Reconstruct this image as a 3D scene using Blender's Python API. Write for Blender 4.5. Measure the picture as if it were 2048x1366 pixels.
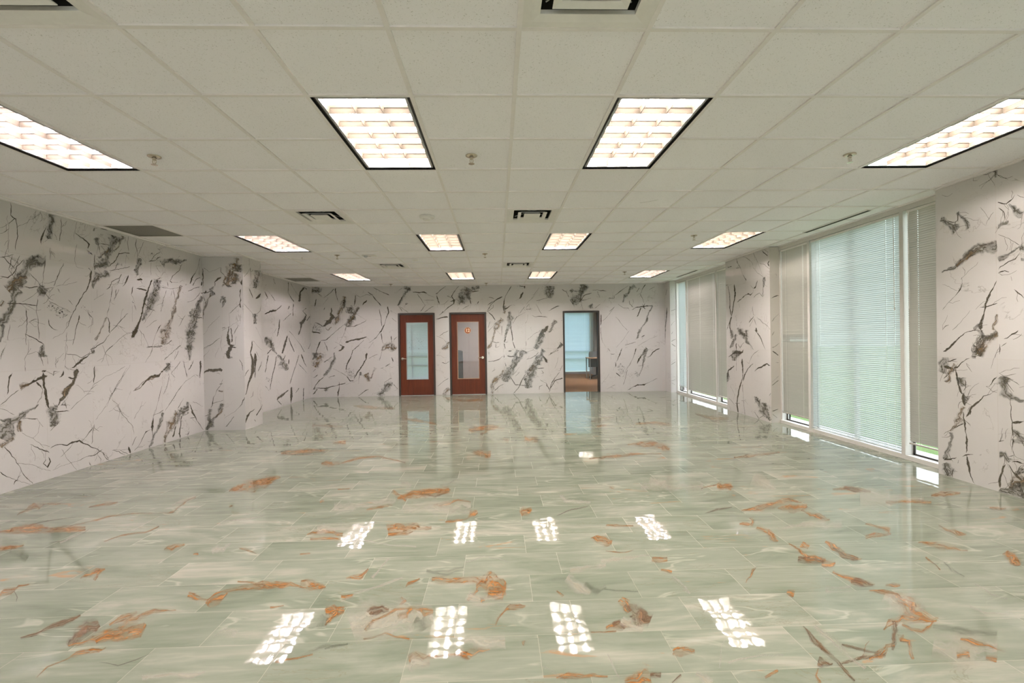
import bpy, math, random
from mathutils import Vector, Matrix
R=math.radians
S=bpy.context.scene
for o in list(bpy.data.objects): bpy.data.objects.remove(o)

# ---------------------------------------------------------------- camera, world, exposure
T=0.6096                       # ceiling grid module
H=2.872                        # ceiling height
XL,XR,YB,YR=-4.96,4.34,10.26,-8.0
cam=bpy.data.cameras.new('camera'); cam_o=bpy.data.objects.new('camera',cam); S.collection.objects.link(cam_o)
F_PX=948.2; YAW,PITCH,ROLL=-.0317,-.0039,-.0150
cam.sensor_fit='HORIZONTAL'; cam.sensor_width=36.0; cam.lens=36.0*F_PX/2048.0
cam.clip_start=.05; cam.clip_end=400
cy,sy,cp,sp,cr,sr=math.cos(YAW),math.sin(YAW),math.cos(PITCH),math.sin(PITCH),math.cos(ROLL),math.sin(ROLL)
fw=Vector((-sy*cp,cy*cp,sp)); r0=Vector((cy,sy,0)); u0=r0.cross(fw)
rt=cr*r0+sr*u0; up=-sr*r0+cr*u0
M=Matrix((rt,up,-fw)).transposed().to_4x4(); M.translation=Vector((-.126,-2.216,1.425))
cam_o.matrix_world=M
S.camera=cam_o

W=bpy.data.worlds.new('overcast_sky'); S.world=W; W.use_nodes=True
nt=W.node_tree; bg=nt.nodes['Background']
tc=nt.nodes.new('ShaderNodeTexCoord'); sx=nt.nodes.new('ShaderNodeSeparateXYZ'); rp=nt.nodes.new('ShaderNodeValToRGB')
nt.links.new(tc.outputs['Generated'],sx.inputs[0]); nt.links.new(sx.outputs['Z'],rp.inputs[0]); nt.links.new(rp.outputs[0],bg.inputs['Color'])
rp.color_ramp.elements[0].color=(.34,.38,.38,1); e1=rp.color_ramp.elements.new(.22); e1.color=(.55,.60,.62,1); e2=rp.color_ramp.elements.new(.5); e2.color=(1,1.05,1.12,1); rp.color_ramp.elements[-1].color=(.95,1.05,1.2,1)
bg.inputs['Strength'].default_value=SKY=4.6
TUBE=96.0                     # radiance of the fluorescent tubes
vs=S.view_settings
S.display_settings.display_device='sRGB'
vs.view_transform='Standard'; vs.look='None'; vs.gamma=1.0; vs.use_curve_mapping=False; vs.exposure=0.32
S.cycles.use_denoising=True
try: S.cycles.denoiser='OPENIMAGEDENOISE'
except Exception: pass
S.cycles.max_bounces=10; S.cycles.diffuse_bounces=6; S.cycles.glossy_bounces=5; S.cycles.transmission_bounces=8
S.cycles.transparent_max_bounces=24; S.cycles.caustics_reflective=False; S.cycles.caustics_refractive=False
S.cycles.sample_clamp_indirect=6.0; S.cycles.blur_glossy=.3

# ---------------------------------------------------------------- node helpers
class NT:
    def __init__(s,name):
        s.m=bpy.data.materials.new(name); s.m.use_nodes=True; s.t=s.m.node_tree
        s.t.nodes.clear(); s.out=s.n('OutputMaterial')
    def n(s,k,**kw):
        x=s.t.nodes.new('ShaderNode'+k)
        for a,b in kw.items(): setattr(x,a,b)
        return x
    def l(s,a,b): s.t.links.new(a,b)
    def put(s,sock,v):
        if hasattr(v,'is_output'): s.l(v,sock)
        elif v is not None:
            if sock.type=='RGBA' and len(v)==3: v=(*v,1)
            sock.default_value=v
    def math(s,op,a,b=None,c=None,clamp=False):
        x=s.n('Math',operation=op,use_clamp=clamp)
        for i,v in enumerate((a,b,c)):
            if v is not None: s.put(x.inputs[i],v)
        return x.outputs[0]
    def mix(s,f,a,b,bt='MIX'):
        x=s.n('Mix',data_type='RGBA',blend_type=bt); s.put(x.inputs[0],f); s.put(x.inputs[6],a); s.put(x.inputs[7],b); return x.outputs[2]
    def noise(s,vec,scale,detail=3,rough=.5,dist=0,out=0):
        x=s.n('TexNoise'); 
        if vec is not None: s.l(vec,x.inputs['Vector'])
        x.inputs['Scale'].default_value=scale; x.inputs['Detail'].default_value=detail; x.inputs['Roughness'].default_value=rough; x.inputs['Distortion'].default_value=dist
        return x.outputs[out]
    def ramp(s,f,stops):
        x=s.n('ValToRGB'); s.l(f,x.inputs[0]); e=x.color_ramp.elements
        while len(e)<len(stops): e.new(.5)
        for a,(p,c) in zip(e,stops): a.position=p; a.color=(*c,1) if len(c)==3 else c
        return x.outputs[0]
    def sstep(s,v,a,b,lo=0,hi=1):
        x=s.n('MapRange',interpolation_type='SMOOTHSTEP'); s.put(x.inputs[0],v)
        for i,q in zip((1,2,3,4),(a,b,lo,hi)): x.inputs[i].default_value=q
        return x.outputs[0]
    def pos(s): return s.n('NewGeometry').outputs['Position']
    def sep(s,v): x=s.n('SeparateXYZ'); s.l(v,x.inputs[0]); return x.outputs
    def comb(s,a,b,c):
        x=s.n('CombineXYZ')
        for i,v in enumerate((a,b,c)): s.put(x.inputs[i],v)
        return x.outputs[0]
    def vmath(s,op,a,b): x=s.n('VectorMath',operation=op); s.put(x.inputs[0],a); s.put(x.inputs[1],b); return x.outputs[0]
    def white(s,v): x=s.n('TexWhiteNoise',noise_dimensions='3D'); s.l(v,x.inputs['Vector']); return x
    def bsdf(s,col,rough=.5,metal=0,spec=.5,normal=None,**kw):
        p=s.n('BsdfPrincipled'); s.put(p.inputs['Base Color'],col); s.put(p.inputs['Roughness'],rough); p.inputs['Metallic'].default_value=metal
        p.inputs['Specular IOR Level'].default_value=spec
        if normal is not None: s.l(normal,p.inputs['Normal'])
        for k,v in kw.items(): s.put(p.inputs[k],v)
        return p.outputs[0]
    def bump(s,h,strength,dist): 
        b=s.n('Bump'); s.l(h,b.inputs['Height']); b.inputs['Strength'].default_value=strength; b.inputs['Distance'].default_value=dist; return b.outputs[0]
    def mixs(s,f,a,b): x=s.n('MixShader'); s.put(x.inputs[0],f); s.l(a,x.inputs[1]); s.l(b,x.inputs[2]); return x.outputs[0]
    def done(s,o): s.l(o,s.out.inputs[0]); return s.m

def plain(name,col,rough=.5,metal=0,var=.06,scale=30,spec=.5,bump=0):
    t=NT(name); p=t.pos(); n=t.noise(p,scale,3)
    c=t.mix(n,tuple(v*(1-var) for v in col),tuple(min(1,v*(1+var)) for v in col))
    return t.done(t.bsdf(c,rough,metal,spec,t.bump(n,.3,bump) if bump else None))

# ---------------------------------------------------------------- stone
def marble(name,axis,off,pitch,warm=(.575,.552,.530)):
    t=NT(name); p=t.pos(); q=t.sep(p); a=q[axis]; z=q[2]
    u=t.math('DIVIDE',t.math('SUBTRACT',a,off),pitch); w=t.math('DIVIDE',z,1.185)
    iu=t.math('FLOOR',u); iw=t.math('FLOOR',w)
    rn=t.white(t.comb(iu,iw,float(axis)+3)); 
    shift=t.vmath('SCALE',rn.outputs['Color'],None) if 0 else t.vmath('MULTIPLY',rn.outputs['Color'],(40,40,40))
    pp=t.vmath('ADD',p,shift)
    cloud=t.noise(pp,1.6,4,.55)
    base=t.mix(cloud,tuple(v*.96 for v in warm),tuple(min(1,v*1.05) for v in warm))
    base=t.mix(t.math('MULTIPLY',rn.outputs['Value'],.05),base,(.45,.42,.39))
    # hairline veins, differently placed on each slab
    ri=t.noise(pp,1.1,6,.62,.6); d=t.math('ABSOLUTE',t.math('SUBTRACT',ri,.5))
    gate=t.sstep(t.noise(pp,2.2,2),.48,.62)
    hair=t.math('MULTIPLY',t.sstep(d,.0,.006,1,0),gate)
    base=t.mix(t.math('MULTIPLY',hair,.42),base,(.20,.175,.14))
    ri2=t.noise(pp,2.7,5,.6,.9); d2=t.math('ABSOLUTE',t.math('SUBTRACT',ri2,.5))
    hair2=t.math('MULTIPLY',t.sstep(d2,.0,.008,1,0),t.sstep(t.noise(pp,1.3,2),.55,.66))
    base=t.mix(t.math('MULTIPLY',hair2,.30),base,(.30,.25,.18))
    fu=t.math('MULTIPLY',t.math('ABSOLUTE',t.math('SUBTRACT',t.math('FRACT',t.math('ADD',u,.5)),.5)),pitch)
    fz=t.math('MULTIPLY',t.math('ABSOLUTE',t.math('SUBTRACT',t.math('FRACT',t.math('ADD',w,.5)),.5)),1.185)
    j=t.math('LESS_THAN',t.math('MINIMUM',fu,fz),.0011)
    base=t.mix(t.math('MULTIPLY',j,.75),base,(.55,.50,.44))
    # each slab is set a hair out of plane, so reflections break at the joints
    rc=t.n('SeparateColor'); t.l(rn.outputs['Color'],rc.inputs[0])
    tilt=t.math('ADD',t.math('MULTIPLY',t.math('SUBTRACT',rc.outputs[0],.5),t.math('MULTIPLY',a,.010)),t.math('MULTIPLY',t.math('SUBTRACT',rc.outputs[1],.5),t.math('MULTIPLY',z,.008)))
    wav=t.math('MULTIPLY',t.noise(p,3.5,1),.0016)
    return t.done(t.bsdf(base,.06,0,.5,t.bump(t.math('ADD',tilt,wav),1.0,1.0)))

def ribbon(name,ca,cb,cc,edge=.35,amp=.9,ns=60,hole=None,alpha=1.0,soft=.25,rough=.06,stretch=None):
    '''inlaid vein: UV v runs -1.5..1.5 across the vein, transparent outside it'''
    t=NT(name); p=t.pos(); uv=t.n('UVMap').outputs[0]; q=t.sep(uv)
    v=t.math('ABSOLUTE',q[1])
    n1=t.noise(p,ns,5,.65); n2=t.noise(p,ns*.3,4,.6)
    v2=t.math('ADD',v,t.math('MULTIPLY',t.math('SUBTRACT',t.math('MULTIPLY',t.math('ADD',n1,n2),.5),.5),amp*2.6))
    m=t.sstep(v2,.95-soft,1.0+soft*.4,1,0)
    m=t.math('MULTIPLY',m,t.sstep(v,1.25,1.5,1,0))
    st=t.vmath('ADD',t.vmath('MULTIPLY',t.comb(q[0],t.math('MULTIPLY',q[1],.06),0.0),(stretch,1.0,1.0)),t.vmath('MULTIPLY',t.noise(p,9,2,out=1),(.05,.05,.05))) if stretch else p
    g=t.noise(st,ns*1.3,6,.7,.8)
    col=t.ramp(g,[(.30,ca),(.5,cb),(.68,cc)])
    if hole:
        h=t.sstep(t.noise(st,hole[0],5,.65,.7),hole[1]-.06,hole[1]+.06,1,hole[2])
        edgeb=t.sstep(v2,.45,.8,0,1)
        m=t.math('MULTIPLY',m,t.math('MAXIMUM',h,t.math('MULTIPLY',edgeb,hole[3])))
    m=t.math('MULTIPLY',m,alpha)
    tr=t.n('BsdfTransparent').outputs[0]
    return t.done(t.mixs(m,tr,t.bsdf(col,rough,0,.5)))
VM={'t':ribbon('vein_dark',(.035,.030,.020),(.075,.065,.045),(.17,.15,.115),amp=.75,ns=60,soft=.35),
    'g':ribbon('vein_grey',(.045,.042,.030),(.125,.118,.09),(.30,.285,.24),amp=1.25,ns=22,hole=(38,.50,.35,.55),stretch=.30,soft=.6,alpha=.88),
    'b':ribbon('vein_brown',(.085,.060,.032),(.20,.14,.075),(.38,.30,.21),amp=1.2,ns=22,hole=(34,.52,.18,.4),alpha=.8,soft=.7,stretch=.30),
    's':ribbon('vein_speckle',(.03,.028,.02),(.06,.055,.04),(.10,.09,.07),amp=.9,ns=40,hole=(60,.43,.0,.0),soft=.4)}
fl=(1,1,1)
FM={'o':ribbon('floor_vein_rust',(.20,.075,.018),(.33,.155,.045),(.48,.33,.19),amp=1.6,ns=24,hole=(26,.50,.20,.30),alpha=.82,soft=.6,rough=.035,stretch=.35),
    'b':ribbon('floor_vein_brown',(.07,.035,.018),(.16,.085,.042),(.30,.19,.11),amp=1.5,ns=30,hole=(28,.5,.25,.35),alpha=.78,soft=.6,rough=.035,stretch=.35),
    'c':ribbon('floor_vein_cream',(.58,.55,.46),(.50,.47,.38),(.42,.38,.28),amp=1.3,ns=14,hole=(9,.54,.10,.55),alpha=.50,soft=.8,rough=.035,stretch=.35),
    'g':ribbon('floor_vein_green',(.09,.11,.07),(.15,.17,.115),(.24,.26,.19),amp=1.1,ns=20,hole=(12,.5,.15,.3),alpha=.38,soft=.8,rough=.035,stretch=.35),
    't':ribbon('floor_vein_hair',(.10,.08,.05),(.16,.13,.09),(.25,.22,.16),amp=.8,ns=50,alpha=.6,soft=.5,rough=.035)}
def floor_mat():
    t=NT('green_onyx_tile'); p=t.pos(); q=t.sep(p); x,y=q[0],q[1]
    r=t.math('FLOOR',t.math('DIVIDE',t.math('SUBTRACT',y,.060),.292))
    odd=t.math('ABSOLUTE',t.math('MODULO',r,2.0))
    off=t.math('SUBTRACT',.248,t.math('MULTIPLY',odd,.20))
    u=t.math('DIVIDE',t.math('SUBTRACT',x,off),.6); c=t.math('FLOOR',u)
    rn=t.white(t.comb(c,r,1.0)); rc=t.n('SeparateColor'); t.l(rn.outputs['Color'],rc.inputs[0])
    pp=t.vmath('ADD',p,t.vmath('MULTIPLY',rn.outputs['Color'],(60,60,60)))
    st=t.vmath('MULTIPLY',pp,(.75,2.6,1)); st2=t.vmath('MULTIPLY',pp,(1.2,13,1))
    n1=t.noise(st,1.9,5,.55,.9); n2=t.noise(st2,2.2,4,.6,.4)
    m=t.math('ADD',t.math('MULTIPLY',n1,.72),t.math('MULTIPLY',n2,.28))
    m=t.math('ADD',m,t.math('MULTIPLY',t.math('SUBTRACT',rc.outputs[0],.5),.11))
    col=t.ramp(m,[(.30,(.140,.165,.118)),(.44,(.190,.212,.158)),(.56,(.236,.252,.196)),(.70,(.345,.336,.275))])
    # pale wisps
    ri=t.noise(st,2.0,3,.5,.7); d=t.math('ABSOLUTE',t.math('SUBTRACT',ri,.5))
    wisp=t.math('MULTIPLY',t.sstep(d,0,.030,1,0),t.sstep(t.noise(pp,2.0,2),.50,.62))
    col=t.mix(t.math('MULTIPLY',wisp,.34),col,(.50,.50,.41))
    # a few slabs carry small rust clouds and dark threads
    g=t.sstep(rc.outputs[1],.70,.76); ru=t.math('MULTIPLY',t.sstep(t.noise(st,3.2,5,.65,.8),.60,.70),g)
    col=t.mix(t.math('MULTIPLY',ru,.60),col,(.36,.18,.07))
    dk=t.math('ABSOLUTE',t.math('SUBTRACT',t.noise(st,1.5,6,.65,1.0),.5))
    dkm=t.math('MULTIPLY',t.sstep(dk,0,.010,1,0),t.sstep(rc.outputs[2],.66,.74))
    col=t.mix(t.math('MULTIPLY',dkm,.40),col,(.17,.15,.09))
    fu=t.math('MULTIPLY',t.math('ABSOLUTE',t.math('SUBTRACT',t.math('FRACT',t.math('ADD',u,.5)),.5)),.6)
    w=t.math('DIVIDE',t.math('SUBTRACT',y,.060),.292)
    fv=t.math('MULTIPLY',t.math('ABSOLUTE',t.math('SUBTRACT',t.math('FRACT',t.math('ADD',w,.5)),.5)),.292)
    j=t.math('LESS_THAN',t.math('MINIMUM',fu,fv),.0011)
    col=t.mix(t.math('MULTIPLY',j,.32),col,(.32,.26,.17))
    tilt=t.math('ADD',t.math('MULTIPLY',t.math('SUBTRACT',rc.outputs[2],.5),t.math('MULTIPLY',x,.0035)),t.math('MULTIPLY',t.math('SUBTRACT',rc.outputs[1],.5),t.math('MULTIPLY',y,.0035)))
    wav=t.math('MULTIPLY',t.noise(p,9,1),.00040)
    cup=t.math('MULTIPLY',t.math('MULTIPLY',fv,fv),.012)
    return t.done(t.bsdf(col,t.math('ADD',.022,t.math('MULTIPLY',j,.3)),0,.62,t.bump(t.math('ADD',t.math('ADD',tilt,wav),cup),1.0,1.0)))
def ceil_mat():
    t=NT('mineral_fibre_tile'); p=t.pos(); q=t.sep(p)
    rn=t.white(t.comb(t.math('FLOOR',t.math('DIVIDE',q[0],T)),t.math('FLOOR',t.math('DIVIDE',q[1],T)),2.0))
    f=t.noise(p,130,3,.75); f2=t.noise(p,420,2,.6)
    base=t.mix(rn.outputs['Value'],(.88,.85,.87),(.93,.90,.92))
    base=t.mix(t.math('MULTIPLY',f2,.25),base,(.78,.75,.72))
    pit=t.sstep(f,.625,.665)
    base=t.mix(t.math('MULTIPLY',pit,.7),base,(.30,.28,.22))
    return t.done(t.bsdf(base,.95,0,.15))
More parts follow.
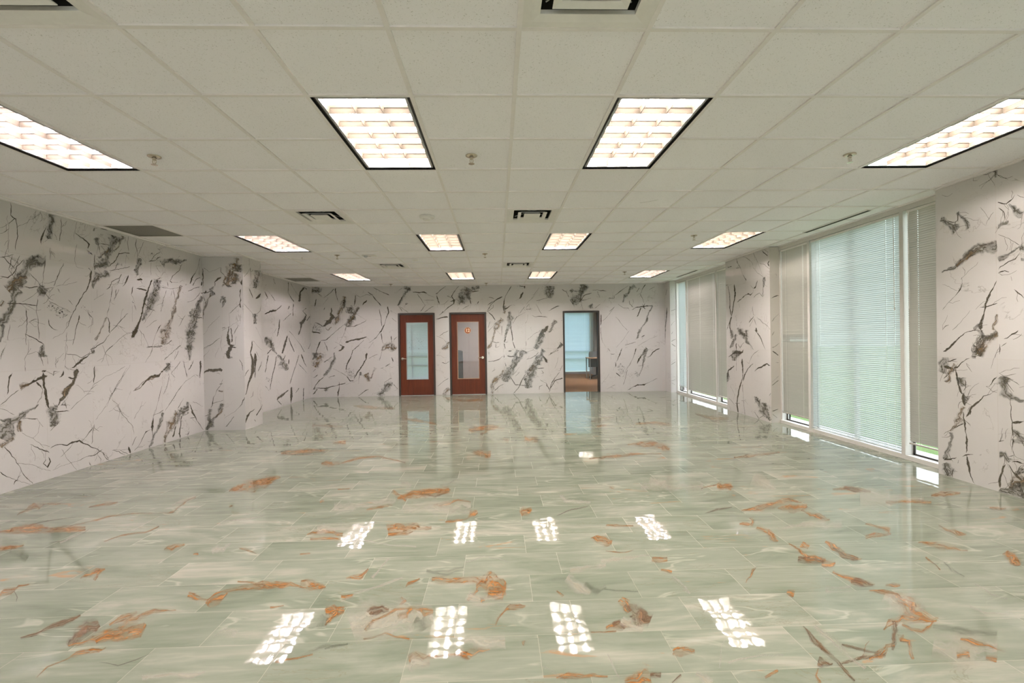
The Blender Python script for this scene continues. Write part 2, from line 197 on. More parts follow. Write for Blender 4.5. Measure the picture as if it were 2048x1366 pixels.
# vein outlines on each stone surface: kind, then (edge a, edge b) pairs in millimetres along the wall and up
VEINS={
'L':"t 2675 2865 2684 2869 2679 2829 2689 2832 2669 2778 2680 2779 2667 2729 2677 2739 2720 2710 2731 2719 2731 2627 2743 2631 2733 2517 2744 2519 2726 2439 2736 2439 2715 2399 2724 2398;t 2576 2589 2574 2593 2630 2627 2625 2634 2674 2668 2667 2679 2739 2718 2730 2733;t 2741 2634 2739 2637 2793 2673 2789 2678 2845 2719 2840 2724 2874 2758 2870 2764 2929 2787 2923 2790 2936 2860 2930 2859;t 2575 2535 2573 2539 2638 2580 2637 2583;t 2668 2668 2673 2668 2651 2565 2655 2566 2646 2477 2650 2478 2648 2368 2652 2369;g 3061 2861 3203 2869 3051 2783 3204 2802 3052 2688 3152 2694 3062 2590 3112 2595;t 3045 2717 3058 2713 2995 2636 3019 2632 2979 2570 3001 2573 2989 2513 2996 2515;t 3223 2853 3234 2857 3228 2794 3239 2796 3212 2693 3224 2694 3192 2599 3201 2596 3166 2612 3162 2605;t 3085 2496 3098 2500 3097 2427 3108 2430 3084 2367 3094 2366;t 3300 2845 3304 2841 3251 2795 3256 2793 3224 2745 3228 2744;t 2984 2862 2990 2863 2980 2832 2985 2833;t 3395 2731 3400 2738 3463 2692 3474 2707 3547 2655 3567 2678 3571 2628 3602 2638 3563 2578 3577 2578;t 3425 2862 3432 2862 3409 2788 3417 2788 3386 2720 3394 2720 3386 2643 3391 2645;t 3421 2601 3426 2600 3389 2519 3397 2519 3383 2403 3393 2406 3415 2343 3421 2349 3504 2330 3506 2337;t 3536 2863 3542 2864 3530 2790 3535 2791;t 3551 2559 3558 2565 3573 2515 3595 2542 3634 2512 3641 2525;g 2832 2278 2826 2322 2903 2290 2895 2356 2958 2295 2959 2382 3033 2292 3043 2400;g 2913 2364 2956 2316 2827 2292 2887 2249 2764 2185 2833 2158 2700 2052 2781 2030 2669 1923 2730 1908 2643 1860 2711 1834 2581 1757 2662 1712 2532 1652 2583 1618;b 2814 2170 2839 2135 2708 2092 2740 2052 2616 2008 2657 1963;b 2571 1896 2615 1872 2544 1838 2578 1818;g 2815 2116 2835 2098 2760 2051 2776 2037;t 2797 2321 2805 2315 2733 2244 2743 2237 2677 2159 2688 2151 2638 2118 2640 2104 2568 2124 2565 2111;t 2571 2295 2568 2310 2634 2322 2631 2333 2703 2352 2701 2360;t 2681 2343 2691 2342 2663 2263 2673 2262 2642 2195 2650 2193;t 2588 2311 2594 2318 2649 2256 2655 2264 2707 2211 2713 2218;t 2760 2357 2765 2355 2725 2296 2731 2293 2692 2224 2697 2222;t 3026 2344 3038 2346 3021 2273 3035 2274 3003 2177 3017 2177 2988 2070 3003 2070;t 2858 2187 2864 2195 2915 2149 2923 2158 2949 2107 2960 2116 2982 2058 2997 2069;g 2937 2034 2969 2073 2972 1991 3018 2055 3022 1977 3054 2031;t 2795 2037 2796 2046 2882 2033 2882 2047 2960 2055 2959 2065;t 2623 1854 2625 1865 2752 1843 2754 1863 2843 1851 2844 1869 2937 1855 2938 1867;t 3000 1880 2996 1886 3050 1913 3046 1919;t 2807 1811 2821 1814 2823 1722 2835 1723 2811 1610 2821 1609 2804 1519 2813 1519 2809 1444 2816 1445;t 2934 1936 2944 1936 2919 1796 2929 1797 2934 1681 2946 1682 2938 1565 2949 1566 2943 1496 2953 1497;t 2844 1671 2836 1684 2878 1695 2873 1709 2930 1709 2927 1723;t 2796 1554 2800 1562 2869 1514 2875 1524 2936 1470 2947 1488 2993 1434 3010 1465;g 2563 1646 2594 1647 2561 1563 2592 1559 2543 1478 2566 1472;t 2648 1650 2655 1648 2626 1562 2632 1561 2625 1496 2630 1496;t 2950 2021 2954 2016 2867 1955 2870 1950 2775 1891 2777 1886;t 3243 2358 3255 2355 3200 2280 3220 2275 3144 2178 3180 2169 3119 2087 3136 2083;t 3123 2077 3132 2069 3059 2009 3066 2003;t 3163 2062 3169 2068 3185 2037 3199 2050;s 3039 1844 3081 1908 3135 1784 3187 1862 3222 1745 3312 1790 3189 1756 3235 1700;s 3099 1839 3122 1896 3205 1811 3223 1865 3330 1796 3343 1846;t 3049 1720 3064 1723 3057 1656 3079 1669 3111 1612 3126 1632 3160 1598 3167 1612;t 3592 2323 3629 2324 3580 2231 3606 2228 3520 2082 3538 2076 3446 1985 3461 1978 3387 1865 3400 1860 3329 1786 3342 1781 3286 1659 3297 1655 3233 1585 3239 1579 3101 1511 3105 1505;t 3565 2343 3580 2358 3605 2318 3616 2329;t 3059 1919 3063 1927 3185 1856 3191 1866 3334 1805 3338 1813;t 3294 1946 3301 1952 3348 1894 3356 1900;t 3422 1783 3448 1782 3419 1713 3433 1711 3382 1586 3393 1583 3338 1440 3347 1437;t 3547 1816 3561 1826 3603 1755 3624 1763 3607 1685 3632 1676 3547 1643 3553 1635;t 3273 1583 3280 1582 3256 1440 3263 1439;t 3154 2086 3153 2090 3302 2128 3301 2131 3415 2166 3414 2170;s 3455 1876 3478 1910 3603 1807 3627 1842;g 3646 2710 3693 2744 3682 2672 3724 2703 3712 2645 3747 2672;t 3721 2644 3738 2650 3737 2589 3747 2593;t 3743 2674 3745 2683 3805 2677 3810 2694 3878 2677 3881 2687;g 3916 2822 4059 2815 3877 2707 4002 2694 3833 2619 3952 2596 3764 2522 3901 2481 3689 2422 3830 2369;g 3653 2345 3644 2412 3764 2374 3754 2441 3865 2401 3854 2469;b 4074 2849 4130 2839 4026 2751 4065 2741 3937 2624 3966 2613;b 3869 2651 3888 2630 3778 2586 3804 2567 3704 2502 3735 2486;t 3656 2529 3669 2531 3643 2390 3654 2391;t 4137 2840 4145 2841 4128 2763 4136 2764;t 4186 2862 4194 2864 4180 2761 4188 2763 4189 2662 4197 2665;t 3880 2409 3866 2418 3972 2496 3956 2504 4048 2593 4036 2604 4137 2621 4136 2635 4217 2636 4217 2649;t 3873 2363 3872 2369 4023 2395 4021 2405 4214 2462 4212 2470;t 4148 2618 4156 2619 4137 2492 4145 2493;t 4003 2496 4015 2495 3956 2392 3967 2390;s 3972 2435 3984 2497 4079 2439 4092 2502;g 3647 2114 3626 2115 3679 2172 3623 2197 3781 2254 3731 2303 3878 2312 3836 2368;t 3752 2852 3758 2869 3823 2852 3828 2869 3868 2858 3870 2869;g 3647 2818 3657 2845 3667 2817 3677 2844;t 4047 2323 4055 2314 3907 2232 3919 2224 3861 2154 3874 2148 3820 2126 3827 2119;t 4045 2347 4090 2343 4020 2257 4049 2253 3997 2204 4008 2201;t 4160 2350 4196 2346 4131 2272 4157 2265 4075 2188 4083 2185;t 3904 2168 3925 2169 3890 2047 3905 2047 3861 1926 3878 1924 3825 1854 3853 1850 3823 1793 3838 1792;t 3824 1778 3836 1783 3855 1709 3875 1713 3852 1579 3887 1581;t 3873 1590 3866 1595 3950 1662 3941 1669 4058 1751 4049 1758 4170 1844 4163 1849;t 3858 1571 3866 1566 3762 1466 3771 1458 3651 1410 3658 1400 3572 1381 3576 1373;b 3818 1782 3828 1779 3746 1677 3768 1668 3686 1584 3712 1572 3634 1502 3652 1492;t 3915 1677 3916 1689 4004 1674 4008 1686 4102 1640 4109 1651;t 3962 2140 3995 2139 3946 2041 3967 2039 3933 1991 3942 1990;b 4011 2145 4022 2142 3933 2016 3943 2013;t 3641 1976 3638 1979 3711 2028 3707 2032 3788 2069 3785 2074;t 3824 1370 3819 1374 3943 1458 3938 1463 4067 1543 4062 1549 4210 1588 4207 1594;t 4245 2207 4267 2206 4223 2130 4252 2128 4217 2090 4230 2089;s 4219 1999 4252 2031 4281 1971 4303 1992;t 4267 1965 4283 1970 4301 1891 4313 1895;t 4247 1953 4253 1953 4233 1737 4240 1737;t 4318 2854 4342 2857 4304 2773 4335 2780 4327 2674 4358 2683 4337 2600 4361 2605;t 4461 2846 4474 2844 4406 2757 4419 2755 4361 2658 4374 2657;g 4350 2608 4417 2609 4324 2542 4406 2540 4278 2441 4379 2450 4294 2357 4395 2384;t 4552 2585 4548 2597 4678 2617 4663 2645 4801 2673 4772 2710;t 4602 2616 4591 2621 4677 2696 4668 2702 4791 2757 4785 2764;g 4599 2719 4636 2726 4598 2699 4635 2706;t 4591 2591 4600 2592 4586 2404 4596 2405;t 4683 2550 4692 2556 4776 2468 4785 2474;t 4719 2794 4725 2811 4787 2796 4791 2808;t 4591 2350 4624 2343 4499 2230 4566 2219 4442 2105 4528 2097 4408 1969 4466 1964 4350 1842 4449 1826 4267 1748 4425 1708 4239 1641 4346 1608 4202 1531 4245 1514;g 4684 2358 4796 2355 4638 2236 4760 2222 4554 2043 4646 2020 4459 1887 4518 1869 4391 1764 4438 1750;t 4312 2179 4316 2197 4422 2175 4428 2198 4511 2173 4516 2192;t 4433 2028 4445 2035 4537 1916 4549 1926 4652 1911 4654 1919;t 4437 1716 4425 1721 4547 1839 4535 1844 4620 1917 4611 1921;t 4338 1635 4348 1642 4419 1570 4436 1580 4469 1494 4489 1500 4505 1390 4519 1393;t 4477 1387 4475 1397 4604 1397 4602 1410 4793 1402 4792 1413;t 4486 1665 4480 1671 4690 1778 4684 1784;t 4763 1719 4780 1713 4670 1609 4695 1602 4577 1392 4591 1389;t 4326 2295 4324 2313 4430 2304 4427 2343;t 4774 2402 4784 2389 4698 2363 4705 2354;g 4835 2569 4772 2627 4872 2619 4854 2652 4965 2645 4963 2687 5064 2647 5072 2706 5221 2677 5216 2711 5368 2741 5362 2755;t 5257 2673 5267 2671 5176 2560 5188 2555 5035 2454 5047 2449 4972 2374 4982 2371;t 4959 2358 4995 2386 5003 2337 5033 2361;t 4803 2253 4806 2270 5016 2264 5016 2278 5209 2301 5207 2312;t 4813 2279 4816 2287 4892 2274 4895 2282;t 4902 2347 4930 2354 4926 2281 4942 2285;t 4883 2224 4902 2221 4818 2092 4842 2090 4795 1994 4820 1992 4766 1896 4785 1894;t 5008 2235 5022 2235 4985 2148 4999 2148;t 5028 2249 5044 2254 5067 2168 5084 2172 5068 2112 5081 2113;b 5213 2334 5249 2328 5148 2223 5177 2220 5073 2044 5114 2040 5014 1929 5083 1921 4992 1843 5038 1832 4892 1714 4947 1700 4811 1621 4944 1595 4778 1535 4892 1514 4774 1433 4832 1423;t 4877 1423 4867 1432 5002 1492 4989 1502;t 5303 1883 5312 1880 5144 1701 5153 1698;t 5080 1342 5071 1348 5211 1421 5202 1427;t 5458 2383 5413 2386 5502 2492 5469 2499 5647 2637 5619 2641 5712 2836 5688 2835;t 5526 2358 5484 2366 5589 2458 5571 2466 5709 2520 5699 2530;t 5680 2552 5655 2550 5694 2710 5674 2707;t 5392 2253 5380 2265 5508 2310 5500 2323 5677 2360 5672 2372;g 5702 2218 5739 2212 5596 2090 5689 2078 5496 1919 5634 1900 5421 1779 5558 1760 5358 1625 5519 1610 5343 1502 5481 1492 5327 1343 5441 1334;t 5687 2279 5707 2271 5516 2126 5529 2115 5357 2098 5360 2087;t 5713 2250 5706 2271 5826 2277 5821 2298 5957 2298 5954 2320;t 5709 2210 5732 2220 5782 2123 5805 2132;t 5611 1842 5611 1860 5735 1847 5736 1866;t 5754 2385 5696 2389 5794 2468 5736 2472;t 2801 1175 2792 1175 2795 1298 2784 1300 2828 1351 2817 1357 2862 1408 2854 1413;t 2596 1427 2604 1424 2570 1363 2576 1360 2554 1309 2560 1307;g 2966 1439 3001 1447 2964 1395 3025 1397 2957 1331 3019 1368 3040 1319 3045 1329;t 2913 1371 2919 1378 2973 1329 2977 1335;t 2619 958 2606 961 2631 1032 2617 1036 2657 1126 2637 1134 2669 1165 2659 1170;t 2744 1010 2741 1024 2813 1008 2797 1047 2902 1034 2870 1097 2969 1066 2947 1122 3040 1089 3025 1135;b 2743 996 2731 1039 2831 1026 2824 1048;t 2545 858 2541 863 2598 893 2593 900 2728 988 2724 994;t 2897 1037 2923 1068 2942 1004 2971 1022 2962 965 2986 964 2951 889 2969 880 2914 841 2921 835;t 2954 1149 3014 1152 2980 1055 3008 1057 2992 948 3029 950 3007 839 3047 843 3042 754 3059 756;t 2976 1146 2968 1180 3023 1162 3019 1181;g 2926 823 2931 815 2824 794 2844 756 2727 775 2759 712 2676 752 2722 683 2609 729 2679 636 2513 689 2649 568 2479 582 2598 500;b 2720 682 2753 675 2707 574 2751 563;b 2657 537 2668 516 2525 487 2547 447;g 2540 716 2542 729 2642 678 2646 710;t 2541 825 2544 833 2602 794 2606 802 2676 745 2680 752;t 2764 694 2765 698 2855 672 2855 684 2914 667 2914 679;g 3142 783 3150 747 3058 787 3119 736 3031 714 3145 690 3024 668 3137 643 3036 623 3123 593 3047 564 3071 552;t 3127 690 3124 726 3192 692 3190 716 3286 690 3285 702;t 3145 762 3134 770 3184 802 3163 818 3214 814 3173 849 3258 847 3198 881 3278 878 3193 922 3304 935 3251 979 3350 989 3317 1014 3382 1041 3343 1057 3412 1089 3343 1108 3432 1151 3354 1170;b 3250 859 3193 896 3305 937 3250 978 3358 1016 3337 1034;t 3278 1062 3281 1087 3362 1052 3364 1072;t 3226 814 3241 815 3245 725 3259 726;t 3179 767 3179 779 3259 756 3260 768;t 3302 704 3297 709 3389 778 3381 786 3522 865 3515 872 3631 964 3623 972 3775 1038 3770 1047 3944 1080 3938 1090 4102 1149 4096 1156;t 3373 976 3377 981 3458 924 3463 928 3485 870 3492 873;t 3519 853 3517 858 3579 859 3578 864;t 3626 1186 3638 1185 3618 1094 3642 1092 3613 976 3626 974;t 3328 1171 3318 1183 3437 1232 3411 1263 3533 1301 3523 1314 3639 1359 3633 1367;g 3596 1339 3583 1377 3641 1357 3631 1383;t 3257 1338 3258 1345 3367 1321 3370 1330 3454 1280 3452 1289 3577 1355 3571 1361;t 3256 1440 3263 1440 3238 1182 3244 1182;t 3742 1433 3754 1436 3789 1324 3801 1327 3836 1173 3846 1175;t 3910 1437 3920 1429 3790 1328 3800 1323 3723 1222 3732 1218;t 3139 1189 3132 1188 3127 1236 3120 1238 3166 1281 3160 1286;t 3112 1105 3091 1109 3114 1149 3104 1159 3154 1146 3154 1156;t 3177 1078 3168 1088 3223 1105 3202 1116 3226 1158 3215 1160;t 3054 509 3049 515 3179 600 3173 607;t 2750 551 2752 555 2861 471 2865 477 2942 395 2947 403 3041 345 3043 351;t 2826 417 2829 421 2905 356 2911 366 2989 295 2994 307 3040 278 3041 288;t 3056 322 3052 332 3159 340 3156 352 3251 309 3249 329 3324 314 3315 344 3402 311 3406 348 3486 271 3496 287 3607 195 3614 205 3697 126 3710 138 3755 63 3779 76 3811 3 3819 5;t 3170 201 3165 207 3267 263 3259 271 3322 314 3316 319;t 3435 315 3431 319 3560 416 3548 426 3621 485 3612 492;t 3612 477 3621 474 3579 378 3588 375 3565 263 3576 260;t 3636 536 3631 540 3834 735 3829 739;t 3834 736 3828 739 3942 902 3933 907 4100 1087 4094 1090;t 2568 451 2575 457 2612 391 2623 398 2675 290 2684 294 2739 152 2747 155 2795 79 2801 84 2851 3 2857 4;t 2525 211 2538 224 2588 146 2596 158 2684 75 2689 87 2756 38 2760 48 2828 3 2832 3;t 2667 51 2651 61 2675 85 2666 97 2710 92 2707 101;t 2701 257 2701 261 2857 197 2859 204 2950 138 2953 145 3048 82 3051 88;t 3018 238 3037 240 3034 191 3056 183 3009 149 3017 124 2979 182 2962 184 3006 218 2998 225;t 3178 284 3187 287 3256 143 3264 146 3365 3 3372 3;t 3075 82 3074 86 3288 110 3286 115 3489 114 3486 123 3613 113 3605 130 3724 156 3717 167;t 3652 109 3659 111 3690 47 3698 48 3688 3 3697 3;t 3528 55 3534 57 3549 3 3571 3;t 3867 110 3868 117 3968 77 3973 89 4068 5 4076 13;t 3942 678 3957 683 3992 601 4008 605 4028 540 4041 543;t 3830 599 3827 603 3950 651 3947 654;t 4226 814 4221 821 4365 854 4353 868 4480 917 4450 941 4571 962 4541 1013 4728 951 4682 1028 4824 1036 4782 1067 4984 1129 4908 1179;b 4262 821 4252 832 4473 920 4457 938 4676 980 4659 1005;g 4850 1029 4796 1071 4917 1071 4850 1105 4954 1146 4897 1165;t 4896 1016 4907 1018 4922 960 4939 958 4870 812 4883 807 4789 710 4800 705;t 4765 835 4772 833 4699 666 4714 661 4629 513 4644 508 4571 415 4586 410 4530 289 4603 274 4536 167 4591 156;g 4755 455 4801 441 4709 343 4764 321 4628 223 4668 201 4531 156 4613 111 4482 85 4585 39 4479 7 4530 3;t 4572 437 4568 444 4695 456 4688 467 4794 481 4784 495;t 4833 465 4823 472 4958 573 4944 581 5108 711 5094 719 5268 837 5247 854 5541 938 5534 947;t 5531 938 5544 947 5639 869 5652 877;t 5634 1159 5698 1157 5637 1013 5686 1009 5631 874 5660 871;t 5235 1176 5253 1177 5316 913 5338 914;t 5490 1175 5503 1171 5409 1077 5437 1065 5356 1026 5371 1018;t 5173 1175 5183 1169 5063 1080 5074 1074 4956 999 4969 998 5050 926 5058 930;t 4234 22 4225 31 4334 74 4312 90 4414 158 4374 182 4461 226 4435 249 4541 248 4535 259;t 4108 98 4143 104 4146 29 4182 31 4163 3 4179 3;b 5032 445 5092 422 4937 323 5034 284 4865 214 4977 162 4791 99 4884 58 4796 7 4835 3;t 5102 454 5087 461 5236 595 5221 603;g 5306 536 5372 516 5268 465 5337 418 5112 441 5204 368 5040 346 5142 311 5036 240 5120 221;t 5352 414 5365 394 5261 397 5274 380 5129 357 5140 343;t 5021 214 5071 201 5009 147 5057 130 4950 63 5008 37;t 5351 369 5363 351 5164 336 5190 322 5139 177 5164 170 5095 83 5138 75 5136 3 5157 3;t 5157 148 5188 163 5183 132 5205 142;t 5361 491 5383 493 5412 344 5464 351 5527 206 5556 212 5628 98 5644 102 5702 16 5715 18;t 5379 261 5376 273 5520 252 5517 265;t 5452 523 5457 529 5717 403 5722 409;t 5355 79 5367 73 5301 16 5326 5;t 3878 752 3882 755 3964 668 3971 671 4022 562 4031 565 4098 464 4106 467 4192 361 4200 362 4223 243 4229 242;t 3831 735 3826 737 3884 823 3879 826 4136 1131 4131 1133;t 3884 811 3879 814 4185 1165 4180 1168;t 4235 441 4227 446 4338 566 4331 570 4392 662 4385 665;t 4194 96 4186 102 4280 205 4271 210;t 3880 111 3881 118 3998 76 4002 85 4119 3 4128 8;t 3705 135 3713 139 3765 44 3790 56 3812 3 3827 8;t 4832 1198 4821 1206 4997 1303 4984 1313 5189 1416 5180 1422;t 5045 1191 5034 1195 5145 1331 5133 1335;g 5329 1415 5444 1419 5349 1327 5442 1327 5357 1179 5426 1176;t 4592 1401 4613 1396 4556 1323 4572 1316 4447 1188 4459 1182;t 4494 1402 4494 1412 4793 1405 4793 1414;t 7841 2026 7824 2044 8046 2076 8025 2103 8216 2090 8180 2152 8376 2137 8356 2171;t 8379 2148 8353 2160 8632 2268 8606 2280;t 8232 2833 8263 2842 8322 2710 8354 2719;t 7994 2518 8016 2528 8316 2349 8335 2358;t 7829 2500 7869 2514 7958 2388 7998 2393 7853 2331 7877 2321;t 8927 2831 9036 2844 8935 2591 9010 2604 9077 2480 9134 2501 9253 2400 9290 2415;t 9104 2824 9133 2835 9325 2678 9355 2689 9556 2551 9586 2562;t 9827 2832 9955 2804 9572 2666 9700 2662 9506 2428 9688 2438;t 9864 2817 9919 2846 10022 2770 10079 2798;t 9201 2354 9281 2358 9167 2206 9269 2210 9161 2059 9241 2062;t 8984 2294 9046 2288 8916 2205 8966 2200;t 9073 2124 9109 2107 8847 2029 8892 2012 8663 1926 8702 1912;t 8487 1957 8526 1958 8436 1775 8514 1772 8350 1570 8388 1566;t 8339 1751 8364 1745 8215 1637 8240 1631;t 9969 2321 10027 2297 9740 2215 9803 2219 9946 2121 10036 2132 9777 2007 9937 1973 9524 1923 9812 1890 9632 1801 9755 1811;t 9618 1910 9777 1905 9513 1764 9748 1743 9447 1621 9559 1605;t 10260 2186 10260 2170 10231 2122 10260 2105 9987 1992 10048 1976;g 7769 1520 7863 1566 7860 1444 8033 1514 7981 1363 8179 1418 8144 1265 8239 1292 8322 1173 8389 1197;g 8347 1148 8410 1175 8492 1040 8658 1087 8583 921 8814 963 8757 788 8945 821;t 8036 1476 8128 1480 8055 1367 8147 1370;t 8078 1311 8120 1294 7897 1205 7931 1191;t 8829 1601 8932 1589 8666 1394 8815 1373 8541 1199 8667 1179;t 8939 1545 8980 1551 9032 1399 9095 1409 9232 1204 9274 1210;t 8982 1700 9003 1708 9338 1521 9366 1530 9623 1344 9665 1354 9801 1188 9847 1196;t 9601 1142 9670 1151 9744 927 9884 945 9940 807 9997 816;t 9462 910 9488 919 9726 780 9763 791 9981 637 10007 643;t 7931 1178 7984 1172 7838 924 7881 918 7795 820 7829 814;t 8310 1143 8348 1139 8206 880 8243 874 8057 627 8093 620 7981 437 8017 430;s 7802 660 7857 714 8000 600 8058 655;t 7785 535 7820 545 7962 411 7990 418;t 8913 1049 8967 1047 8909 931 8963 928;t 8766 1154 8802 1143 8607 1044 8641 1033;t 8868 351 8904 329 8549 288 8641 223 8361 243 8426 202 8298 184 8339 167;t 8329 168 8356 177 8522 51 8551 60;t 9013 398 9091 391 8962 214 9128 192 8953 3 9063 3;t 9448 340 9515 313 9248 235 9295 216;t 9718 303 9793 295 9681 3 9768 3;t 9251 842 9283 836 8957 478 8988 471;t 9496 1128 9530 1122 9250 818 9282 811;t 10110 1260 10061 1269 10260 1418 10241 1424",
'E':"t -4960 2675 -4941 2676 -4960 2580 -4931 2578 -4960 2486 -4930 2480 -4960 2376 -4940 2373;t -4942 2677 -4935 2686 -4840 2601 -4839 2615 -4730 2650 -4734 2661 -4652 2677 -4658 2692;t -4662 2684 -4648 2685 -4655 2610 -4645 2615 -4595 2548 -4589 2554;t -4668 2545 -4646 2511 -4722 2506 -4700 2478 -4767 2447 -4752 2442 -4761 2372 -4749 2373;t -4960 2862 -4960 2869 -4646 2859 -4646 2867;t -4633 2848 -4635 2858 -4603 2853 -4605 2865;b -4396 2846 -4363 2832 -4441 2784 -4379 2749 -4513 2732 -4405 2658 -4575 2647 -4453 2574 -4613 2560 -4501 2493 -4636 2473 -4575 2437 -4658 2385 -4626 2369;b -4455 2611 -4348 2536 -4498 2547 -4403 2456 -4552 2480 -4493 2404 -4601 2418 -4565 2371;g -4405 2730 -4300 2729 -4405 2687 -4300 2676 -4412 2618 -4319 2601;g -4431 2591 -4372 2580 -4449 2523 -4380 2503 -4472 2468 -4407 2438 -4479 2428 -4437 2406;g -4573 2382 -4568 2406 -4486 2387 -4491 2363 -4628 2416 -4632 2397;t -4329 2489 -4311 2487 -4343 2439 -4310 2441 -4327 2388 -4304 2394;t -4960 2259 -4960 2274 -4891 2268 -4894 2287 -4808 2295 -4811 2306;t -4915 2319 -4904 2321 -4921 2294 -4887 2284 -4935 2258 -4921 2249;t -4960 2250 -4960 2258 -4953 2190 -4941 2197 -4924 2130 -4913 2136;g -4795 2283 -4766 2245 -4788 2260 -4833 2221 -4798 2306 -4844 2319 -4763 2365 -4782 2380;b -4832 2235 -4813 2221 -4883 2163 -4858 2150 -4923 2066 -4893 2055 -4957 1970 -4921 1959 -4960 1897 -4936 1888 -4960 1840 -4947 1836;g -4662 2210 -4616 2218 -4656 2184 -4611 2171 -4679 2110 -4662 2101;g -4603 2204 -4580 2198 -4624 2158 -4585 2148 -4636 2100 -4598 2086 -4656 2031 -4641 2023;t -4355 2327 -4326 2323 -4364 2223 -4345 2222 -4359 2101 -4342 2102 -4354 2015 -4326 2019;t -4360 2088 -4353 2079 -4439 2023 -4431 2014 -4540 1933 -4534 1925;t -4542 1923 -4533 1923 -4538 1814 -4528 1814 -4532 1717 -4525 1718;t -4651 1642 -4658 1652 -4555 1705 -4563 1719 -4448 1758 -4454 1771 -4359 1814 -4363 1822;t -4652 1677 -4656 1689 -4593 1695 -4596 1706;t -4548 1719 -4534 1716 -4572 1598 -4549 1596 -4592 1484 -4521 1492 -4569 1382 -4512 1426 -4546 1404 -4439 1402 -4572 1343 -4511 1305;t -4520 1692 -4503 1694 -4500 1560 -4481 1560 -4521 1454 -4486 1449;t -4398 1742 -4387 1738 -4431 1659 -4416 1652 -4472 1587 -4460 1580;t -4494 1352 -4493 1381 -4434 1354 -4434 1378;t -4960 1345 -4960 1354 -4833 1402 -4840 1414 -4737 1474 -4744 1484 -4677 1523 -4683 1530;t -4883 1684 -4887 1688 -4792 1779 -4797 1784 -4684 1887 -4688 1890;t -4960 1577 -4960 1581 -4889 1673 -4893 1676;t -4673 1563 -4663 1562 -4687 1406 -4678 1405;t -4428 1547 -4422 1546 -4448 1403 -4442 1402;t -4960 1177 -4960 1182 -4947 1224 -4959 1232 -4861 1331 -4871 1340;t -4960 1323 -4960 1330 -4906 1371 -4910 1378 -4831 1408 -4834 1415;t -4687 1408 -4680 1409 -4667 1310 -4661 1311;t -4708 1367 -4703 1364 -4753 1281 -4747 1278 -4775 1205 -4769 1203;t -4500 1414 -4472 1397 -4552 1358 -4497 1324 -4593 1299 -4522 1276 -4601 1229 -4516 1237 -4596 1174 -4501 1194;t -4492 1355 -4492 1370 -4428 1354 -4428 1369;t -4620 1246 -4624 1265 -4578 1258 -4581 1273;g -4549 1173 -4548 1227 -4490 1172 -4489 1226;t -4960 928 -4960 943 -4930 955 -4942 980 -4866 967 -4877 1020 -4796 965 -4798 1030 -4722 966 -4723 1031 -4657 968 -4660 1033;t -4756 945 -4754 950 -4694 914 -4689 926;t -4661 845 -4651 840 -4702 772 -4687 763 -4756 663 -4743 656 -4811 544 -4799 539 -4844 458 -4822 451 -4863 370 -4849 366;t -4714 752 -4718 773 -4656 764 -4658 781;b -4730 649 -4727 670 -4655 638 -4652 656;t -4826 443 -4830 455 -4740 467 -4744 482 -4649 488 -4653 505;g -4883 358 -4851 357 -4895 273 -4842 268 -4912 218 -4848 214 -4897 134 -4855 125 -4946 20 -4896 3;g -4683 447 -4642 434 -4715 365 -4667 343 -4752 292 -4718 266 -4821 221 -4779 187 -4894 158 -4816 100 -4939 91 -4858 38 -4955 19 -4908 3;b -4667 371 -4650 358 -4744 267 -4727 247 -4869 180 -4860 165;t -4960 232 -4960 249 -4904 253 -4908 268;t -4387 1168 -4379 1172 -4348 1075 -4336 1079 -4327 978 -4317 980;t -4300 546 -4300 539 -4340 494 -4321 483 -4370 431 -4347 416 -4430 345 -4419 331 -4525 291 -4518 280 -4610 225 -4605 218 -4642 198 -4638 193;t -4490 234 -4479 227 -4539 159 -4529 151 -4627 64 -4616 54",
'S':"t 5992 2720 6004 2718 5860 2605 5891 2598 5772 2531 5790 2525;t 5986 2717 6010 2721 5987 2406 6011 2409;t 6074 2702 6089 2698 6000 2648 6014 2643;t 5950 2869 5960 2869 5950 2736 5960 2738;t 6330 2865 6330 2869 6310 2742 6330 2746;g 6144 2695 6330 2715 6131 2636 6330 2641 6105 2556 6249 2553 6063 2472 6210 2475 6059 2380 6157 2384;t 6171 2478 6201 2481 6153 2375 6188 2377;t 6330 2541 6330 2547 6330 2479 6330 2481 6330 2397 6330 2396;t 5922 2352 5954 2362 6054 2198 6077 2205;t 6165 2193 6139 2212 6288 2222 6221 2264 6330 2291 6330 2324 6330 2199 6330 2202 6330 2097 6330 2097 6276 2008 6319 1996 6148 1955 6188 1931;g 6064 1936 6163 1943 6071 1861 6160 1867 6082 1760 6167 1766;t 5750 2083 5750 2093 5895 2010 5911 2019 6072 1897 6088 1904;t 6129 1711 6142 1715 6330 1496 6330 1499;t 5980 1472 6029 1472 5988 1398 6026 1396 5968 1316 6006 1314;t 6024 1469 6034 1475 6330 1303 6330 1310;t 5966 1402 6022 1398 5925 1266 5990 1267 5953 1129 6084 1130 5947 958 6077 942 5903 853 5984 833 5852 766 5901 754 5807 659 5834 651 5750 581 5775 568;t 6066 1263 6111 1263 6040 1139 6174 1135 6069 1026 6114 1023 6069 833 6101 830;t 6330 1124 6330 1113 6270 1042 6302 1031 6178 942 6202 934;t 6126 1283 6142 1287 6236 1176 6252 1180;t 5875 995 5893 988 5787 936 5810 926 5750 886 5750 878;t 6330 356 6330 332 6199 251 6225 238 6089 183 6127 166;t 6051 306 6061 297 5893 276 5913 261 5781 243 5853 210 5750 176 5797 160 5750 112 5755 104;t 6012 613 6033 609 5989 538 6007 532 5906 516 5916 508;t 6018 123 6038 128 6065 78 6099 86",
